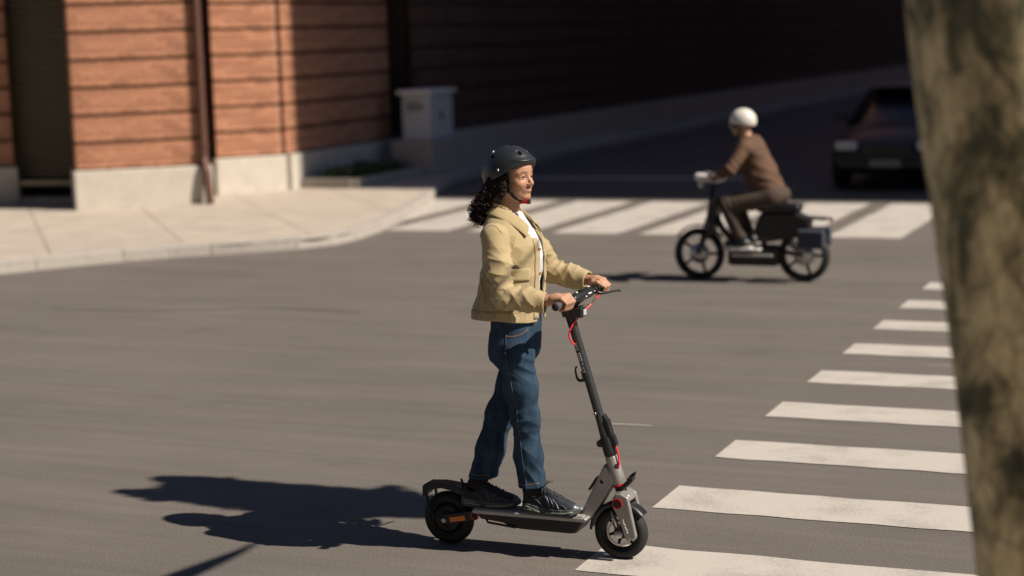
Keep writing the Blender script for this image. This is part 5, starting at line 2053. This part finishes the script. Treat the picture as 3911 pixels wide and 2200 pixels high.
def cyc_jacket(p):
    d = s_chain(p, [K(.01, 0, 1.25), K(-.09, 0, 1.02), K(-.20, 0, .80)], [.150, .150, .155], .06)
    d = smin(d, s_cone(p, K(.0, -.11, 1.27), K(.0, .11, 1.27), .085), .05)
    for s in (-1, 1):
        a = s_chain(p, [cs_sh[s], cs_el[s], cs_wr[s]], [.068, .058, .044], .03)
        a = a - wrinkle(p, cs_el[s], (1, .3, 1), .05, .008, .1, 1)
        d = smin(d, a, .03)
    d = d - wrinkle(p, K(-.1, 0, 1.0), (.5, .2, 1), .08, .008, .2, 1.2) - .004 * lumps(p, 30, 2)
    d = smax(d, -(d + .012), .004)
    d = smax(d, .80 - p[:, 2], .006)
    d = smax(d, -s_cone(p, K(.02, 0, 1.33), K(.08, 0, 1.6), .062, .09), .006)
    for s in (-1, 1):
        w = np.array(cs_wr[s])
        e = np.array(cs_el[s])
        f = (w - e) / np.linalg.norm(w - e)
        nr = np.linalg.norm(p - V3(*w), axis=1) < .12
        d = np.maximum(d, np.where(nr, plane(p, tuple(w - .02 * f), f), -1))
    return d


add_sdf('jacket', cyc_jacket, (CX - .4, CY - .42, .76), (CX + .45, CY + .42, 1.42), .007, M_BROWN, man, smooth_iter=1)


def cyc_trousers(p):
    d = s_ell(p, K(-.22, 0, .82), (.155, .165, .11))
    for s in (-1, 1):
        l = s_chain(p, [cs_hip[s], cs_kn[s], cs_an[s]], [.10, .078, .062], .03)
        d = smin(d, l - wrinkle(p, cs_kn[s], (1, 0, .6), .05, .008, .12, 1), .04)
    d = smax(d, -(d + .012), .004)
    return smax(d, .43 - p[:, 2], .004)


add_sdf('trousers', cyc_trousers, (CX - .4, CY - .35, .40), (CX + .45, CY + .35, .95), .007, M_TROU, man, smooth_iter=1)
for s in (-1, 1):
    def cs_shoe(p):
        q = p - V3(*K(.10, s * .15, .325))
        d = s_ell(q, (0, 0, .045), (.135, .047, .05))
        d = smin(d, s_cone(q, (.055, 0, .04), (.045, 0, .11), .045, .045), .02)
        return smax(d, -q[:, 2] + .004, .006)
    shx = add_sdf('shoe', cs_shoe, K(.26, s * .15 + .07, .32), K(-.08, s * .15 - .07, .47), .006, M_SBLK, man)
    bp('sole', join_geo([box(K(.10, s * .15, .333), (.27, .085, .024))]), M_BWHITE, shx, bevel=.008)


def cyc_helmet(p):
    d = s_ell(p, K(.075, 0, 1.52), (.128, .108, .118))
    d = smax(d, -s_ell(p, K(.075, 0, 1.505), (.108, .09, .108)), .004)
    d = smax(d, (1.485 - .12 * (p[:, 0] - CX + .075)) - p[:, 2], .006)
    return d


def cyc_visor(p):
    d = smax(s_ell(p, K(.082, 0, 1.50), (.128, .100, .085)), -s_ell(p, K(.075, 0, 1.50), (.118, .095, .1)), .003)
    return smax(smax(d, np.abs(p[:, 2] - 1.475) - .032, .004), p[:, 0] - (CX - .10), .004)


add_sdf('goggles', cyc_visor, (CX - .25, CY - .13, 1.42), (CX + .1, CY + .13, 1.56), .005, M_GLOSSB, man)
hm2 = add_sdf('helmet', cyc_helmet, (CX - .25, CY - .13, 1.44), (CX + .1, CY + .13, 1.66), .005, M_HELMW, man)
for s in (-1, 1):
    add('strap', *tube(curve_pts([K(.07, s * .1, 1.50), K(.085, s * .075, 1.43), K(.125, s * .03, 1.375), K(.13, 0, 1.368)], 12), .009, 6, flat=.3), M_STRAP, hm2)
    add('eye', *lathe([(.012 * math.sin(a), -.012 * math.cos(a)) for a in np.linspace(0, math.pi, 9)], K(.163, s * .031, 1.487), (-1, 0, 0), 12), M_IRIS, man, smooth=True)
